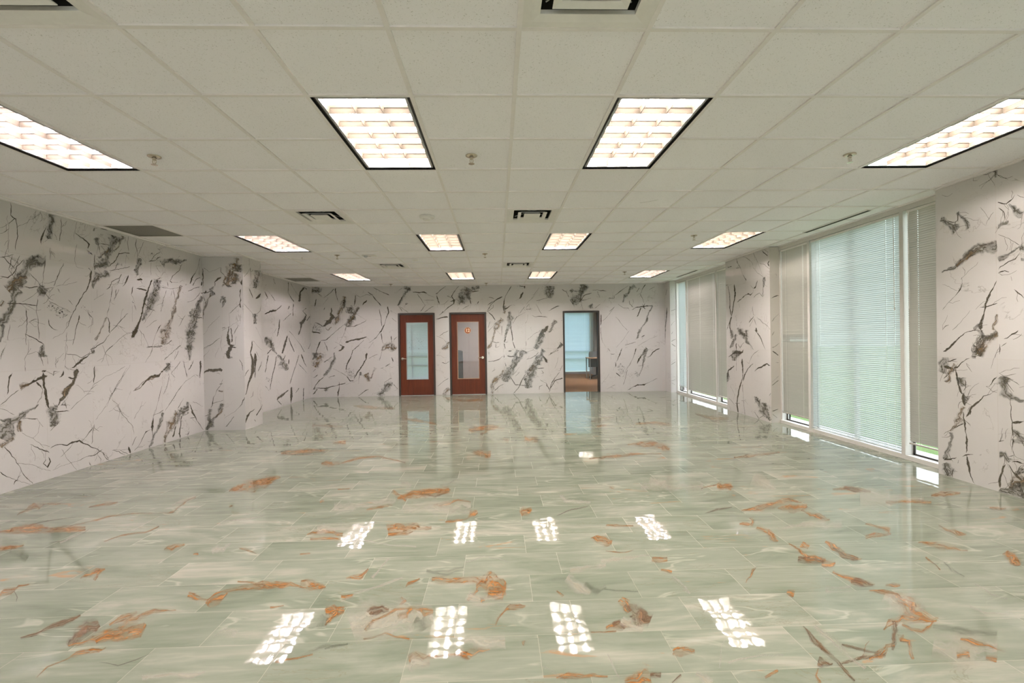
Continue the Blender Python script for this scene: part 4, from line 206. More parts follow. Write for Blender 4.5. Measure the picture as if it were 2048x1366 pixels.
'Q':"t 2077 2869 2067 2869 2079 2843 2071 2847 2038 2827 2038 2839;g 1986 2864 1988 2869 1923 2843 1931 2869 1867 2846 1880 2869;g 1886 2869 1865 2869 1887 2810 1866 2803;g 2414 2548 2395 2590 2344 2510 2322 2543 2311 2474 2279 2499 2261 2403 2217 2435;g 2246 2584 2216 2598 2209 2526 2181 2542 2171 2484 2147 2494 2138 2406 2110 2413;t 2334 2525 2332 2540 2255 2495 2258 2520 2222 2511 2229 2525;t 2233 2592 2216 2587 2237 2497 2215 2491;t 1963 2405 1966 2408 1896 2500 1901 2504;g 2395 2026 2401 2038 2279 2051 2295 2079 2164 2109 2186 2141 2066 2166 2093 2214 1981 2178 1996 2248 1871 2173 1875 2229;b 2242 2066 2257 2088 2140 2117 2162 2149 2038 2182 2052 2209 1898 2227 1904 2243;t 2389 2804 2388 2810 2329 2780 2330 2787 2277 2785 2280 2792;t 2206 1938 2209 1941 2040 2078 2042 2081;t 2393 1655 2399 1660 2336 1704 2349 1716 2260 1777 2271 1788;t 2263 1781 2268 1785 2214 1840 2228 1850 2188 1900 2192 1902;t 2394 1911 2392 1915 2241 1833 2239 1837;t 1882 1888 1875 1884 1950 1765 1928 1752 1982 1686 1963 1678 1997 1606 1982 1601 2035 1530 1991 1520 2053 1452 1986 1446;t 2028 1653 2029 1662 1960 1650 1964 1668 1873 1680 1878 1692;g 2080 1442 2095 1473 2012 1475 2026 1506;b 1882 1588 1871 1585 1931 1452 1889 1441;t 2292 1453 2296 1457 2119 1633 2123 1636;t 2397 1455 2400 1459 2328 1501 2336 1511;t 1863 2564 1858 2596 1826 2556 1823 2572 1790 2541 1799 2558 1721 2601 1727 2608;t 1860 2524 1852 2535 1820 2489 1811 2492 1805 2410 1797 2410;g 1777 2536 1771 2542 1745 2481 1725 2499 1717 2435 1695 2465 1671 2400 1655 2435;t 1706 2595 1703 2602 1653 2558 1651 2565;g 1854 2343 1862 2352 1817 2369 1836 2399 1772 2382 1779 2404;t 1860 2290 1857 2295 1779 2228 1775 2234 1692 2160 1687 2169;g 1852 2045 1870 2088 1791 2073 1807 2104 1732 2115 1745 2138 1686 2147 1693 2161;t 1859 1980 1864 1987 1796 2023 1803 2035 1726 2055 1733 2066 1682 2102 1688 2109;g 1685 2106 1695 2149 1649 2100 1664 2164;g 1681 2026 1681 2057 1657 2022 1657 2053;t 1861 1942 1868 1959 1810 1963 1811 1978 1779 1940 1771 1958;t 1764 1909 1757 1910 1760 1870 1746 1871;t 1739 1791 1735 1796 1707 1753 1699 1762 1663 1708 1658 1714;t 2385 1226 2402 1252 2297 1281 2315 1302 2221 1359 2234 1374 2142 1430 2149 1437;t 2162 1419 2166 1436 2054 1444 2056 1456;g 2055 1452 1997 1446 2058 1367 2007 1365 2063 1287 2005 1279 2092 1222 2025 1201;b 1889 1445 1872 1424 1966 1402 1918 1354 2032 1331 1966 1285 2066 1235 2026 1213;g 1886 1442 1875 1427 1938 1411 1923 1380 2015 1383 2004 1350;g 2098 1237 2112 1255 2036 1255 2078 1311;g 2107 1186 2104 1222 2071 1185 2068 1221;t 1819 1361 1825 1371 1704 1429 1712 1445;t 1748 1357 1751 1363 1677 1406 1681 1412;t 1868 1318 1852 1323 1862 1275 1837 1275 1871 1232 1850 1227;t 1842 1295 1846 1301 1799 1329 1804 1336;g 2417 1180 2336 1183 2418 1110 2337 1112 2416 1020 2349 1022;t 2394 1073 2382 1110 2325 1061 2317 1091 2284 1064 2281 1081;t 2273 1067 2291 1090 2196 1127 2213 1151 2126 1178 2134 1192;t 2345 1137 2349 1152 2253 1168 2257 1180;t 2385 965 2395 974 2332 1021 2339 1029 2267 1063 2272 1071;b 2332 924 2394 943 2264 1123 2300 1135;t 2272 1079 2254 1081 2267 978 2248 982 2250 890 2228 900 2215 828 2189 846;g 2244 994 2181 999 2238 950 2189 968 2200 906 2177 919;t 2183 973 2168 977 2170 903 2158 902 2196 874 2182 865;g 2209 801 2196 824 2174 773 2169 822 2132 809 2136 820;t 2211 848 2180 852 2209 760 2179 768 2192 722 2164 737;b 2215 720 2167 711 2259 645 2176 630 2281 602 2193 568 2301 543 2250 514 2339 461 2319 449;g 2338 442 2307 446 2356 364 2304 369 2377 287 2312 287 2403 236 2328 226 2416 163 2370 157;t 2197 562 2188 548 2265 509 2261 501 2399 413 2395 407;t 2209 662 2186 668 2197 553 2176 560 2190 480 2159 490 2183 396 2143 407 2178 350 2155 354 2178 276 2163 279;t 2176 250 2159 258 2168 177 2139 191 2138 88 2122 98 2094 3 2085 3;t 2206 227 2212 236 2175 248 2179 267 2104 274 2104 284;t 2160 618 2174 624 2112 694 2135 707 2055 775 2070 788 2001 836 2007 848 1945 855 1949 866 1878 907 1883 914;t 2112 652 2148 651 2114 701 2133 701;t 1888 1033 1881 1024 1930 1001 1916 991 1958 938 1946 933;t 1980 929 1980 936 1946 933 1946 940;t 2398 137 2401 167 2330 164 2335 187 2264 203 2269 219;g 2409 112 2378 131 2393 36 2328 71 2381 3 2328 3;t 2410 62 2392 74 2370 3 2352 3;t 2299 96 2288 98 2315 3 2302 3;t 2252 190 2242 191 2263 157 2245 158;t 2163 1132 2159 1138 2133 1109 2128 1115;g 1874 1015 1858 1032 1859 972 1815 1012 1840 939 1782 960 1842 886 1791 921 1785 860 1765 901 1739 851 1729 874 1673 830 1666 846;g 1818 1038 1770 1021 1825 975 1806 968;t 1869 1062 1867 1066 1796 1026 1792 1033 1705 968 1701 974;t 1702 944 1705 954 1667 958 1670 968;t 1778 852 1773 853 1770 752 1762 754 1776 673 1768 675 1763 586 1751 590 1757 509 1749 512;t 1765 620 1769 641 1714 638 1718 663 1670 660 1673 674;g 1758 552 1757 579 1746 554 1728 584 1680 507 1666 526;g 1770 479 1767 502 1721 476 1715 516 1676 478 1670 511;t 1760 499 1746 500 1769 407 1759 408;t 1803 580 1795 580 1824 486 1818 485;t 1872 438 1877 464 1830 462 1833 477;g 1871 292 1870 372 1851 295 1815 387 1837 290 1787 345 1806 268 1766 314;t 1789 330 1793 339 1748 358 1751 365;t 1771 288 1770 302 1722 285 1717 319 1677 292 1673 314;t 1835 260 1811 258 1854 185 1835 184 1868 123 1848 125 1884 38 1852 44;t 1805 258 1788 273 1767 202 1755 214 1738 173 1724 194 1686 146 1676 162;t 1784 223 1778 227 1745 79 1739 82;g 1738 195 1744 210 1670 235 1681 262;b 1785 53 1802 76 1709 99 1754 158 1656 163 1696 213;g 1882 3 1866 35 1809 3 1800 57 1724 3 1741 80 1660 6 1695 108;g 1726 125 1657 154 1713 3 1644 7",
}
# vein outlines on each stone surface: kind, then (edge a, edge b) pairs in millimetres along the wall and up
FLOOR_VEINS={
'F':"o -4201 1918 -4227 1941 -4181 1993 -4317 2115 -4186 2076 -4375 2253 -4237 2200 -4294 2256;o -4219 2162 -4255 2200 -4118 2151 -4208 2246 -4093 2197 -4129 2236;o -3739 2071 -3755 2089 -3637 2128 -3694 2194 -3583 2190 -3615 2229;o -2721 2423 -2755 2475 -2557 2441 -2760 2777 -2505 2623 -2639 2861 -2425 2850 -2492 2977;o -2614 2656 -2677 2778 -2449 2632 -2537 2814;o -3519 1635 -3533 1649 -3449 1725 -3484 1763 -3360 1833 -3388 1866 -3173 1862 -3205 1904 -2930 1876 -2947 1901;o -2918 1860 -2943 1892 -2892 1890 -2936 1940 -2965 2179 -3000 2220 -2941 2272 -2969 2311;o -2466 1966 -2495 2006 -2454 2000 -2495 2056;o -2997 1315 -3009 1326 -2949 1426 -2971 1452 -2814 1464 -2836 1490 -2794 1581 -2811 1601;t -3394 1326 -3406 1339 -3291 1361 -3309 1379 -3305 1553 -3318 1566;o -3939 1522 -4012 1591 -3684 1520 -3858 1700 -3318 1537 -3409 1644;o -3604 1194 -3731 1311 -3544 1203 -3700 1352 -3518 1269 -3580 1330;o -2456 1145 -2477 1173 -2374 1102 -2483 1240 -2354 1128 -2487 1297 -2345 1192 -2408 1280;o -2199 1050 -2217 1076 -2163 1047 -2191 1090;c -2066 1042 -2138 1150 -2001 1044 -2117 1197 -2028 1203 -2069 1253;o -1935 1127 -1945 1148 -1870 1088 -1884 1125 -1775 1038 -1782 1058;o -2692 760 -2713 781 -2622 760 -2730 864 -2614 801 -2746 933 -2616 852 -2680 922;o -2587 736 -2610 751 -2652 867 -2680 886;o -2974 574 -3026 614 -2964 605 -3054 677 -2979 681 -3015 714 -2943 704 -2965 725;o -1895 512 -1919 564 -1833 473 -1867 543 -1742 454 -1758 479 -1718 502 -1760 554 -1659 515 -1723 609 -1578 536 -1645 654 -1482 573 -1506 621;o -1712 402 -1754 444 -1692 435 -1762 514 -1682 533 -1698 553;o -1694 656 -1705 680 -1563 614 -1577 647 -1399 563 -1446 663 -1355 589 -1385 669 -1265 562 -1270 585;o -1539 621 -1540 636 -1474 554 -1496 601 -1380 609 -1391 629;b -2470 168 -2486 181 -2415 188 -2440 210 -2362 249 -2401 283 -2345 355 -2362 369;b -2175 91 -2203 110 -2181 166 -2256 223 -2162 209 -2253 291 -2165 255 -2210 299;o -2172 87 -2198 113 -2057 107 -2138 187 -1980 153 -2107 273 -1959 211 -2121 359 -1962 269 -2078 388 -1947 332 -2014 414 -1861 368 -1880 395;o -2061 106 -2099 146 -1969 115 -2044 197 -1896 153 -1976 232 -1932 252 -1960 274;o -2106 245 -2136 272 -2062 303 -2122 361 -2050 355 -2096 400;o -2127 -116 -2132 -112 -2131 -60 -2144 -50 -2088 -8 -2104 6 -2038 9 -2102 69 -1993 18 -2066 92 -1984 68 -2001 86;t -1937 -29 -1941 -24 -1831 -59 -1838 -50 -1782 -24 -1793 -12 -1745 19 -1750 23;o -1135 -76 -1141 -64 -1047 -52 -1053 -40 -986 -31 -991 -21;g -945 4 -949 11 -895 21 -903 38 -840 41 -844 49;o -1058 311 -1071 359 -988 268 -1020 365 -956 313 -970 345;o -1008 189 -1020 202 -978 267 -1008 301;c -3000 2026 -3034 2068 -2966 2089 -3034 2178 -2919 2253 -2975 2330;c -2335 1628 -2358 1665 -2210 1648 -2255 1723 -2063 1759 -2080 1791;c -3308 1313 -3338 1342 -3307 1440 -3358 1489 -3314 1564 -3340 1590;c -1657 -154 -1682 -122 -1547 -140 -1561 -118 -1458 -165 -1480 -133 -1413 -120 -1422 -110;c -1271 -86 -1281 -73 -1224 -59 -1239 -36 -1159 -38 -1170 -19;c -1516 117 -1531 139 -1426 111 -1484 193 -1417 164 -1438 190;t -3877 1694 -3892 1709 -3786 1771 -3817 1802 -3660 1843 -3675 1860;g -3520 1165 -3606 1270 -3339 1056 -3450 1201 -3262 1007 -3350 1137;g -2827 858 -2864 895 -2757 838 -2887 982 -2726 858 -2782 929;t -2970 636 -2965 640 -2843 519 -2836 525;o -1364 364 -1378 390 -1299 381 -1308 398;o -1550 1327 -1564 1359 -1434 1350 -1470 1448 -1279 1288 -1297 1362;o -1492 1240 -1511 1288 -1381 1235 -1402 1296 -1271 1234 -1280 1264;o -938 1289 -992 1444 -864 1312 -925 1545 -749 1334 -783 1536 -639 1359 -651 1458;o -941 1265 -959 1339 -811 1271 -829 1346 -773 1340 -781 1364;o -1032 2055 -1062 2142 -940 2139 -990 2334 -769 2220 -796 2373 -602 2281 -616 2386;o -1142 2282 -1143 2366 -962 2009 -959 2083;o -1245 1817 -1257 1849 -1156 1867 -1182 1952 -1054 1922 -1065 1965;b -865 2189 -872 2266 -704 2072 -718 2167 -605 2212 -629 2303 -576 2281 -609 2383;o -692 1866 -702 1925 -572 1866 -594 1994 -496 1966 -505 2057 -376 1927 -376 1988;c -930 1750 -967 1915 -718 1734 -754 1986 -525 1663 -557 1949 -360 1769 -383 1978;c -1513 1812 -1591 2026 -1329 1819 -1413 2080 -1146 1847 -1226 2110 -1035 2011 -1091 2192;c -1099 2481 -1121 2647 -975 2315 -1008 2635;o -1681 2397 -1696 2440 -1568 2398 -1585 2452;o -549 1495 -557 1544 -456 1506 -468 1592 -379 1562 -386 1596 -328 1605 -365 1735 -299 1689 -315 1760;o 52 1608 38 1712 98 1624 83 1809 145 1693 142 1809;o 518 1134 523 1150 543 1043 583 1181 587 1026 628 1163 636 1009 673 1116;o 678 1348 686 1381 749 1320 761 1365 880 1321 891 1360;o 581 927 583 938 668 909 673 929 765 926 769 941;o -1467 1002 -1479 1028 -1401 1008 -1415 1040;o -1053 661 -1060 678 -971 647 -1010 726 -948 771 -959 789;o -1293 566 -1325 665 -1213 514 -1269 672 -1135 547 -1163 625;o -535 603 -540 652 -451 576 -459 649 -371 587 -377 648 -273 579 -271 651 -212 553 -207 582;o -266 476 -269 551 -202 427 -215 597 -160 399 -180 666 -106 413 -155 644 -86 552 -113 609;o -200 401 -195 508 -116 362 -106 503;o -304 374 -313 388 -277 431 -290 451 -250 480 -264 507;c -325 381 -299 507 -238 272 -229 472 -109 288 -115 476;o -226 348 -240 372 -215 356 -233 397 -211 372 -219 397;o -664 353 -679 368 -656 400 -676 405 -677 444 -688 432;o -671 542 -679 552 -656 577 -672 613 -621 597 -632 628 -607 633 -616 650;c -1001 409 -1007 418 -941 490 -949 507 -831 554 -842 580 -714 651 -719 666;o -1008 431 -1029 485 -946 445 -967 499;c -813 43 -935 289 -727 60 -848 384 -628 65 -706 396 -532 73 -590 372 -457 137 -492 317;b -808 272 -836 307 -799 289 -826 352 -753 301 -765 350 -718 299 -723 331;o -792 133 -806 150 -766 199 -783 223 -722 257 -734 280 -678 297 -690 328 -611 312 -618 338;o -656 231 -668 268 -611 241 -630 284 -582 277 -605 338 -537 293 -543 332 -483 285 -485 317;o -566 310 -552 333 -522 227 -522 287 -477 270 -487 300;o -784 65 -792 83 -744 70 -757 101 -689 102 -695 129 -627 75 -628 95 -565 47 -567 77;g -570 187 -566 242 -529 148 -510 217 -508 124 -484 153;o -1006 192 -1014 199 -994 255 -1025 284 -985 319 -1005 343;o -1048 302 -1071 368 -948 297 -969 362;g -1077 278 -1061 298 -1047 209 -1011 242 -1014 175 -995 187;o -150 144 -158 150 -135 199 -146 210 -105 255 -113 272 -60 272 -75 347 -31 267 -30 365 5 297 7 329;o -533 -113 -553 -57 -495 -110 -513 -29 -453 -95 -459 -61 -393 -87 -399 -52 -337 -96 -348 -38 -279 -59 -285 -35;o -338 -90 -347 -44 -291 -92 -303 -22 -226 -56 -229 -32 -180 -39 -181 -30;c -512 -178 -538 -147 -484 -161 -522 -78 -438 -140 -450 -85;c -303 -3 -303 73 -228 -32 -232 69 -108 -14 -110 62;o -16 -19 -28 -18 -10 18 -30 19;o 492 307 550 376 492 246 579 336 515 200 573 252;b 526 277 543 303 544 190 598 260 558 122 618 204 597 94 642 171;o 384 69 390 109 431 33 450 169 476 38 496 188 519 89 528 158;b 426 101 428 128 453 100 476 153 466 70 491 97;c 449 99 514 213 483 33 558 190 550 33 599 154;o 306 61 308 71 371 56 374 69 430 56 434 75;g 458 442 464 459 520 414 528 443 645 412 650 430;g 342 469 363 520 402 400 417 472 480 470 479 504;o 181 435 196 463 212 380 227 407;c 245 548 293 649 301 435 366 559 356 384 398 456;g -1034 -52 -1041 -41 -932 7 -945 31 -848 33 -853 46;o 102 -245 102 -229 168 -240 171 -200 248 -229 252 -209 317 -243 320 -233;o 378 -306 383 -250 489 -295 503 -198;c -1131 1213 -1136 1236 -996 1158 -1001 1186 -865 1110 -869 1132 -705 1072 -708 1094;c -346 824 -349 842 -227 883 -230 912 -140 855 -138 879 -63 808 -61 822;c -892 656 -915 684 -874 785 -893 811 -844 895 -868 931;c 299 638 304 722 406 652 422 783 529 698 542 765;c 413 2049 436 2108 457 1895 476 1981 660 1849 673 1908;t 332 1569 330 1596 429 1671 430 1708 634 1784 637 1808;g -703 2453 -711 2496 -638 2493 -652 2557 -554 2676 -561 2709;o 921 2263 936 2314 956 2209 986 2310;o -1694 2007 -1730 2066 -1683 2065 -1729 2141;c -1465 1306 -1572 1574 -1085 1373 -1144 1579;g -583 718 -585 752 -448 659 -456 710 -351 754 -356 775;c 512 767 525 836 645 770 666 864 849 833 859 871;c 49 -166 55 -156 99 -233 108 -220 138 -271 144 -261;c 347 -102 355 -96 357 -181 368 -175 362 -253 370 -249;o 1762 2154 1773 2185 1940 2239 1964 2294 1947 2118 2060 2332 2037 2105 2123 2263;o 1878 2054 2032 2377 2039 2120 2120 2281;o 1908 2221 1919 2260 2052 2355 2064 2396;o 2925 2024 2960 2074 3015 1965 3212 2221 3039 1913 3200 2108 3211 1934 3275 2012;b 3056 2068 3139 2169 3088 1976 3187 2093 3166 1943 3224 2010;c 2853 1602 3164 2005 3052 1566 3470 2061 3414 1625 3660 1889;o 3107 1648 3177 1733 3250 1616 3401 1786 3454 1600 3574 1726;o 3640 1797 3699 1861 3728 1785 3832 1895 3953 1846 3989 1883;o 1843 1580 1854 1604 1999 1582 2059 1703 2197 1653 2284 1822 2375 1748 2459 1883 2437 1726 2463 1759;o 2141 1571 2188 1651 2251 1550 2339 1697 2403 1597 2465 1696;o 2323 1556 2359 1597 2293 1406 2379 1507 2287 1294 2453 1503 2391 1320 2446 1389;o 1681 1298 1707 1346 1726 1277 1762 1346 1786 1309 1802 1343;o 1767 1276 1752 1274 1850 1436 1827 1431;o 1757 1211 1824 1301 1762 1106 1874 1236 1738 1012 1867 1140 1764 967 1827 1032;o 2615 1251 2645 1283 2649 1173 2689 1216 2664 1105 2751 1178 2617 1051 2642 1049;o 2417 997 2468 1067 2520 1011 2589 1100 2635 1040 2674 1088;o 3116 1185 3143 1208 3085 1085 3151 1141 3072 1006 3201 1122 3146 1009 3191 1049;c 1889 1149 1981 1312 2102 1167 2231 1368 2383 1180 2506 1348;o 1843 957 1860 975 1840 878 1873 911 1811 787 1872 841 1779 683 1894 819 1829 676 1935 821 1896 672 1970 766;o 1894 912 1982 1010 1917 867 1982 938;b 1753 717 1787 765 1809 677 1859 748 1893 679 1933 736;o 2093 956 2139 1000 2038 829 2175 957 2033 733 2165 864 2066 687 2171 803 2153 699 2181 732;b 2084 868 2107 889 2073 754 2108 790 2132 703 2157 731;o 1843 627 1911 719 1876 606 1958 721 1937 633 1984 702;o 1843 540 1899 597 1852 464 1925 539 1869 401 1973 516 1933 396 2001 472 1990 398 2014 424;b 1881 435 1903 462 1916 413 1956 459 1975 393 1992 411;o 1291 471 1290 478 1386 564 1381 588 1450 647 1447 657;o 838 771 857 820 881 755 902 815 938 764 954 814;o 642 -114 655 -85 664 -134 688 -72 707 -133 729 -72 745 -111 753 -86;o 853 643 862 665 909 613 923 643;o 3083 710 3106 729 3058 661 3174 751 3040 622 3179 715 3036 569 3089 602;o 2038 379 2072 417 2055 349 2120 424 2120 374 2151 412;o 1910 338 1927 356 1960 290 2011 341 1940 193 2099 326 1915 122 2103 259 1934 61 2064 172 2048 70 2079 99;c 1895 234 1998 329 1866 88 2121 301 1864 12 2129 212;o 1714 -5 1713 11 1783 45 1804 85 1863 46 1922 119 1949 63 1991 108 2017 48 2041 70;o 1824 30 1848 49 1825 -20 1860 11 1875 -33 1900 5 2008 51 2015 69;b 1815 71 1828 70 1738 -14 1760 -13 1680 -91 1692 -93 1633 -139 1638 -142;o 1477 -204 1490 -183 1547 -186 1552 -160 1630 -114 1638 -90 1664 -117 1686 -92;o 1718 -83 1748 -53 1744 -93 1783 -73 1662 -206 1681 -202;o 1716 -85 1756 -23 1760 -62 1785 -24;b 1432 -96 1441 -87 1475 -128 1491 -111 1529 -166 1552 -143 1560 -188 1587 -161;o 1439 -195 1434 -187 1545 -101 1543 -94 1580 -77 1581 -69;b 1231 -220 1279 -165 1265 -222 1292 -189 1299 -221 1312 -206;b 1345 -215 1352 -204 1438 -200 1450 -182 1532 -186 1551 -159;b 1348 50 1355 55 1327 -55 1351 -37 1325 -156 1346 -142 1324 -248 1339 -238 1316 -322 1327 -315;c 1391 38 1417 61 1404 -65 1442 -36 1401 -164 1430 -143 1412 -256 1435 -240;c 1774 -185 1926 -38 1836 -247 2066 -32 2004 -245 2190 -80;o 1993 -95 2022 -71 2009 -129 2053 -93 2058 -157 2087 -134 2113 -185 2127 -174;o 1866 -208 1898 -174 1921 -211 1966 -165;g 1950 -3 1993 38 2045 -44 2103 10 2193 -73 2238 -34;c 2548 370 2566 384 2553 326 2583 348 2539 273 2560 289 2571 219 2588 231;c 2305 165 2320 177 2319 103 2339 121 2467 90 2481 102;c 881 551 902 574 887 484 912 514 908 425 928 448 920 373 930 383;c 810 -216 804 -214 863 -125 856 -122 927 -25 922 -22;c 861 -189 864 -178 980 -163 988 -146 1123 -156 1130 -144;c 1668 343 1705 399 1820 353 1861 409;o 1444 339 1485 392 1459 301 1527 389;t 1526 1543 1533 1565 1657 1598 1679 1654 1810 1663 1824 1696;o 2712 909 2739 936 2802 833 2885 911 2910 766 2949 800;g 2616 628 2640 646 2590 556 2623 579 2564 451 2587 467;o 2563 699 2603 729 2535 606 2568 629 2510 543 2532 557;b 494 -254 501 -232 538 -261 549 -229;b 575 -293 573 -285 630 -250 628 -239;o 969 -286 971 -271 1046 -249 1050 -230;o 1218 -238 1230 -237 1166 -321 1183 -319;o 1983 -220 2009 -198 2011 -239 2051 -207;c 681 -256 704 -228 709 -294 740 -259 730 -305 746 -289;c 1325 2358 1477 2697 1438 2144 1554 2413 1677 2122 1748 2282;c 2297 2276 2517 2613 2338 2162 2556 2476 2431 2094 2502 2189;o 3833 1487 3876 1526 3861 1456 3920 1510 3953 1470 3986 1501;o -1016 2073 -1028 2113 -880 2119 -932 2342 -589 2226 -615 2414;o -2893 3905 -2961 4050 -2713 3943 -2817 4181 -2549 4025 -2634 4239 -2325 4047 -2367 4168;o -2183 3345 -2230 3464 -2090 3291 -2196 3582 -1978 3349 -2026 3494;o -1981 3361 -1999 3407 -1821 3586 -1864 3715 -1595 3666 -1613 3745 -1218 3351 -1224 3397;o -2637 2644 -2685 2735 -2450 2589 -2596 2862 -2437 2782 -2519 2929;o -580 5144 -608 5442 -353 5059 -399 5967 -121 5303 -124 5763;o 936 3322 948 3393 1227 3381 1260 3529 1569 3488 1606 3617 1854 3487 1881 3564;o 1587 4009 1611 4100 1844 3953 1946 4262 1943 3773 2084 4107 2004 3654 2063 3775;o 2619 3228 2652 3298 2905 3300 2969 3421 3282 3418 3326 3493;o 1896 2121 2008 2352 2018 2096 2135 2324;c 1201 2176 1268 2412 1508 2151 1661 2556 1748 2095 1892 2403;o 2112 5434 2178 5667 2398 5400 2557 5878 2641 5373 2728 5602;o 1453 5326 1478 5459 1623 5330 1690 5649;o -2430 4456 -2492 4628 -2261 4488 -2344 4735;o -3310 8340 -3384 8598 -2738 7872 -2837 8273 -2290 7812 -2339 8047;o -3304 5983 -3363 6138 -2712 5773 -2774 5971;o -455 3718 -458 3910 -227 3528 -222 3789;o -57 4469 -46 4639 11 4345 29 4576;o 233 4386 257 4738 402 4253 451 4774;o -1379 9423 -1406 9736 -949 8733 -987 9310 -475 8894 -484 9185;o -1816 6462 -1845 6634 -1476 6073 -1518 6394 -1177 5862 -1192 6011;o 3493 6388 3572 6556 3530 5736 3677 6039 3848 5828 3923 5982",
}
# ---------------------------------------------------------------- mesh helpers
class MB:
    def __init__(s): s.v=[]; s.f=[]; s.mi=[]; s.uv={}; s.sm=False
    def quad(s,a,b,c,d,mi=0):
        n=len(s.v); s.v+= [a,b,c,d]; s.f.append((n,n+1,n+2,n+3)); s.mi.append(mi); return len(s.f)-1
    def box(s,x0,x1,y0,y1,z0,z1,mi=0,skip=''):
        n=len(s.v); s.v+=[(x,y,z) for z in (z0,z1) for y in (y0,y1) for x in (x0,x1)]
        for k,f in (('b',(0,2,3,1)),('t',(4,5,7,6)),('f',(0,1,5,4)),('k',(2,6,7,3)),('l',(0,4,6,2)),('r',(1,3,7,5))):
            if k not in skip: s.f.append(tuple(n+i for i in f)); s.mi.append(mi)
    def frustum(s,cx,cy,r0,z0,r1,z1,mi=0,rx=1,ry=1):
        '''square sleeve from half-width r0 at z0 to r1 at z1'''
        P=lambda r,z:[(cx-r*rx,cy-r*ry,z),(cx+r*rx,cy-r*ry,z),(cx+r*rx,cy+r*ry,z),(cx-r*rx,cy+r*ry,z)]
        a,b=P(r0,z0),P(r1,z1)
        for i in range(4): s.quad(a[i],a[(i+1)%4],b[(i+1)%4],b[i],mi)
    def lathe(s,prof,cx=0,cy=0,cz=0,seg=20,axis='z',mi=0):
        n=len(s.v)
        for r,h in prof:
            for k in range(seg):
                a=2*math.pi*k/seg; p=(r*math.cos(a),r*math.sin(a),h)
                if axis=='y': p=(p[0],p[2],p[1])
                if axis=='x': p=(p[2],p[0],p[1])
                s.v.append((cx+p[0],cy+p[1],cz+p[2]))
        for j in range(len(prof)-1):
            for k in range(seg):
                s.f.append((n+j*seg+k,n+j*seg+(k+1)%seg,n+(j+1)*seg+(k+1)%seg,n+(j+1)*seg+k)); s.mi.append(mi)
        s.f.append(tuple(n+k for k in range(seg))); s.mi.append(mi)
        s.f.append(tuple(n+(len(prof)-1)*seg+k for k in range(seg))); s.mi.append(mi)
    def tube(s,pts,r,seg=8,mi=0):
        pts=[Vector(p) for p in pts]; n=len(s.v)
        for i,p in enumerate(pts):
            d=(pts[min(i+1,len(pts)-1)]-pts[max(i-1,0)]).normalized()
            a=d.orthogonal().normalized() if i==0 else (a-d*a.dot(d)).normalized(); b=d.cross(a)
            rr=r[i] if isinstance(r,(list,tuple)) else r
            for k in range(seg):
                t=2*math.pi*k/seg; s.v.append(tuple(p+(a*math.cos(t)+b*math.sin(t))*rr))
        for j in range(len(pts)-1):
            for k in range(seg): s.f.append((n+j*seg+k,n+j*seg+(k+1)%seg,n+(j+1)*seg+(k+1)%seg,n+(j+1)*seg+k)); s.mi.append(mi)
        s.f.append(tuple(n+k for k in range(seg))); s.mi.append(mi)
        s.f.append(tuple(n+(len(pts)-1)*seg+k for k in range(seg))); s.mi.append(mi)
    def build(s,name,mats,parent=None,smooth=False,bevel=0,fix=True):
        me=bpy.data.meshes.new(name); me.from_pydata([tuple(v) for v in s.v],[],s.f)
        if not isinstance(mats,(list,tuple)): mats=[mats]
        for m in mats: me.materials.append(m)
        me.polygons.foreach_set('material_index',s.mi)
        if s.uv:
            ul=me.uv_layers.new(name='UVMap')
            for fi,c in s.uv.items():
                for li,q in zip(me.polygons[fi].loop_indices,c): ul.data[li].uv=q
        if fix and not s.uv:
            import bmesh
            b=bmesh.new(); b.from_mesh(me); bmesh.ops.remove_doubles(b,verts=b.verts,dist=1e-6); bmesh.ops.recalc_face_normals(b,faces=b.faces); b.to_mesh(me); b.free()
        if smooth:
            for p in me.polygons: p.use_smooth=True
        o=bpy.data.objects.new(name,me); S.collection.objects.link(o)
        if parent: o.parent=parent
        if bevel:
            md=o.modifiers.new('bevel','BEVEL'); md.width=bevel; md.segments=2; md.limit_method='ANGLE'
        if smooth:
            try: me.set_sharp_from_angle(angle=R(35))
            except Exception: pass
        return o
def struct(o): o['kind']='structure'; return o
def tag(o,label,cat,group=None):
    o['label']=label; o['category']=cat
    if group: o['group']=group
    return o
def thing(name,loc=(0,0,0),rz=0):
    o=bpy.data.objects.new(name,None); S.collection.objects.link(o); o.location=loc; o.rotation_euler=(0,0,rz); o.empty_display_size=.1; return o
def dup(root,loc,rz=None):
    r=root.copy(); S.collection.objects.link(r); r.location=loc
    if rz is not None: r.rotation_euler=(0,0,rz)
    for ch in list(root.children):
        c=ch.copy(); S.collection.objects.link(c); c.parent=r
        for g in list(ch.children):
            d=g.copy(); S.collection.objects.link(d); d.parent=c
    return r

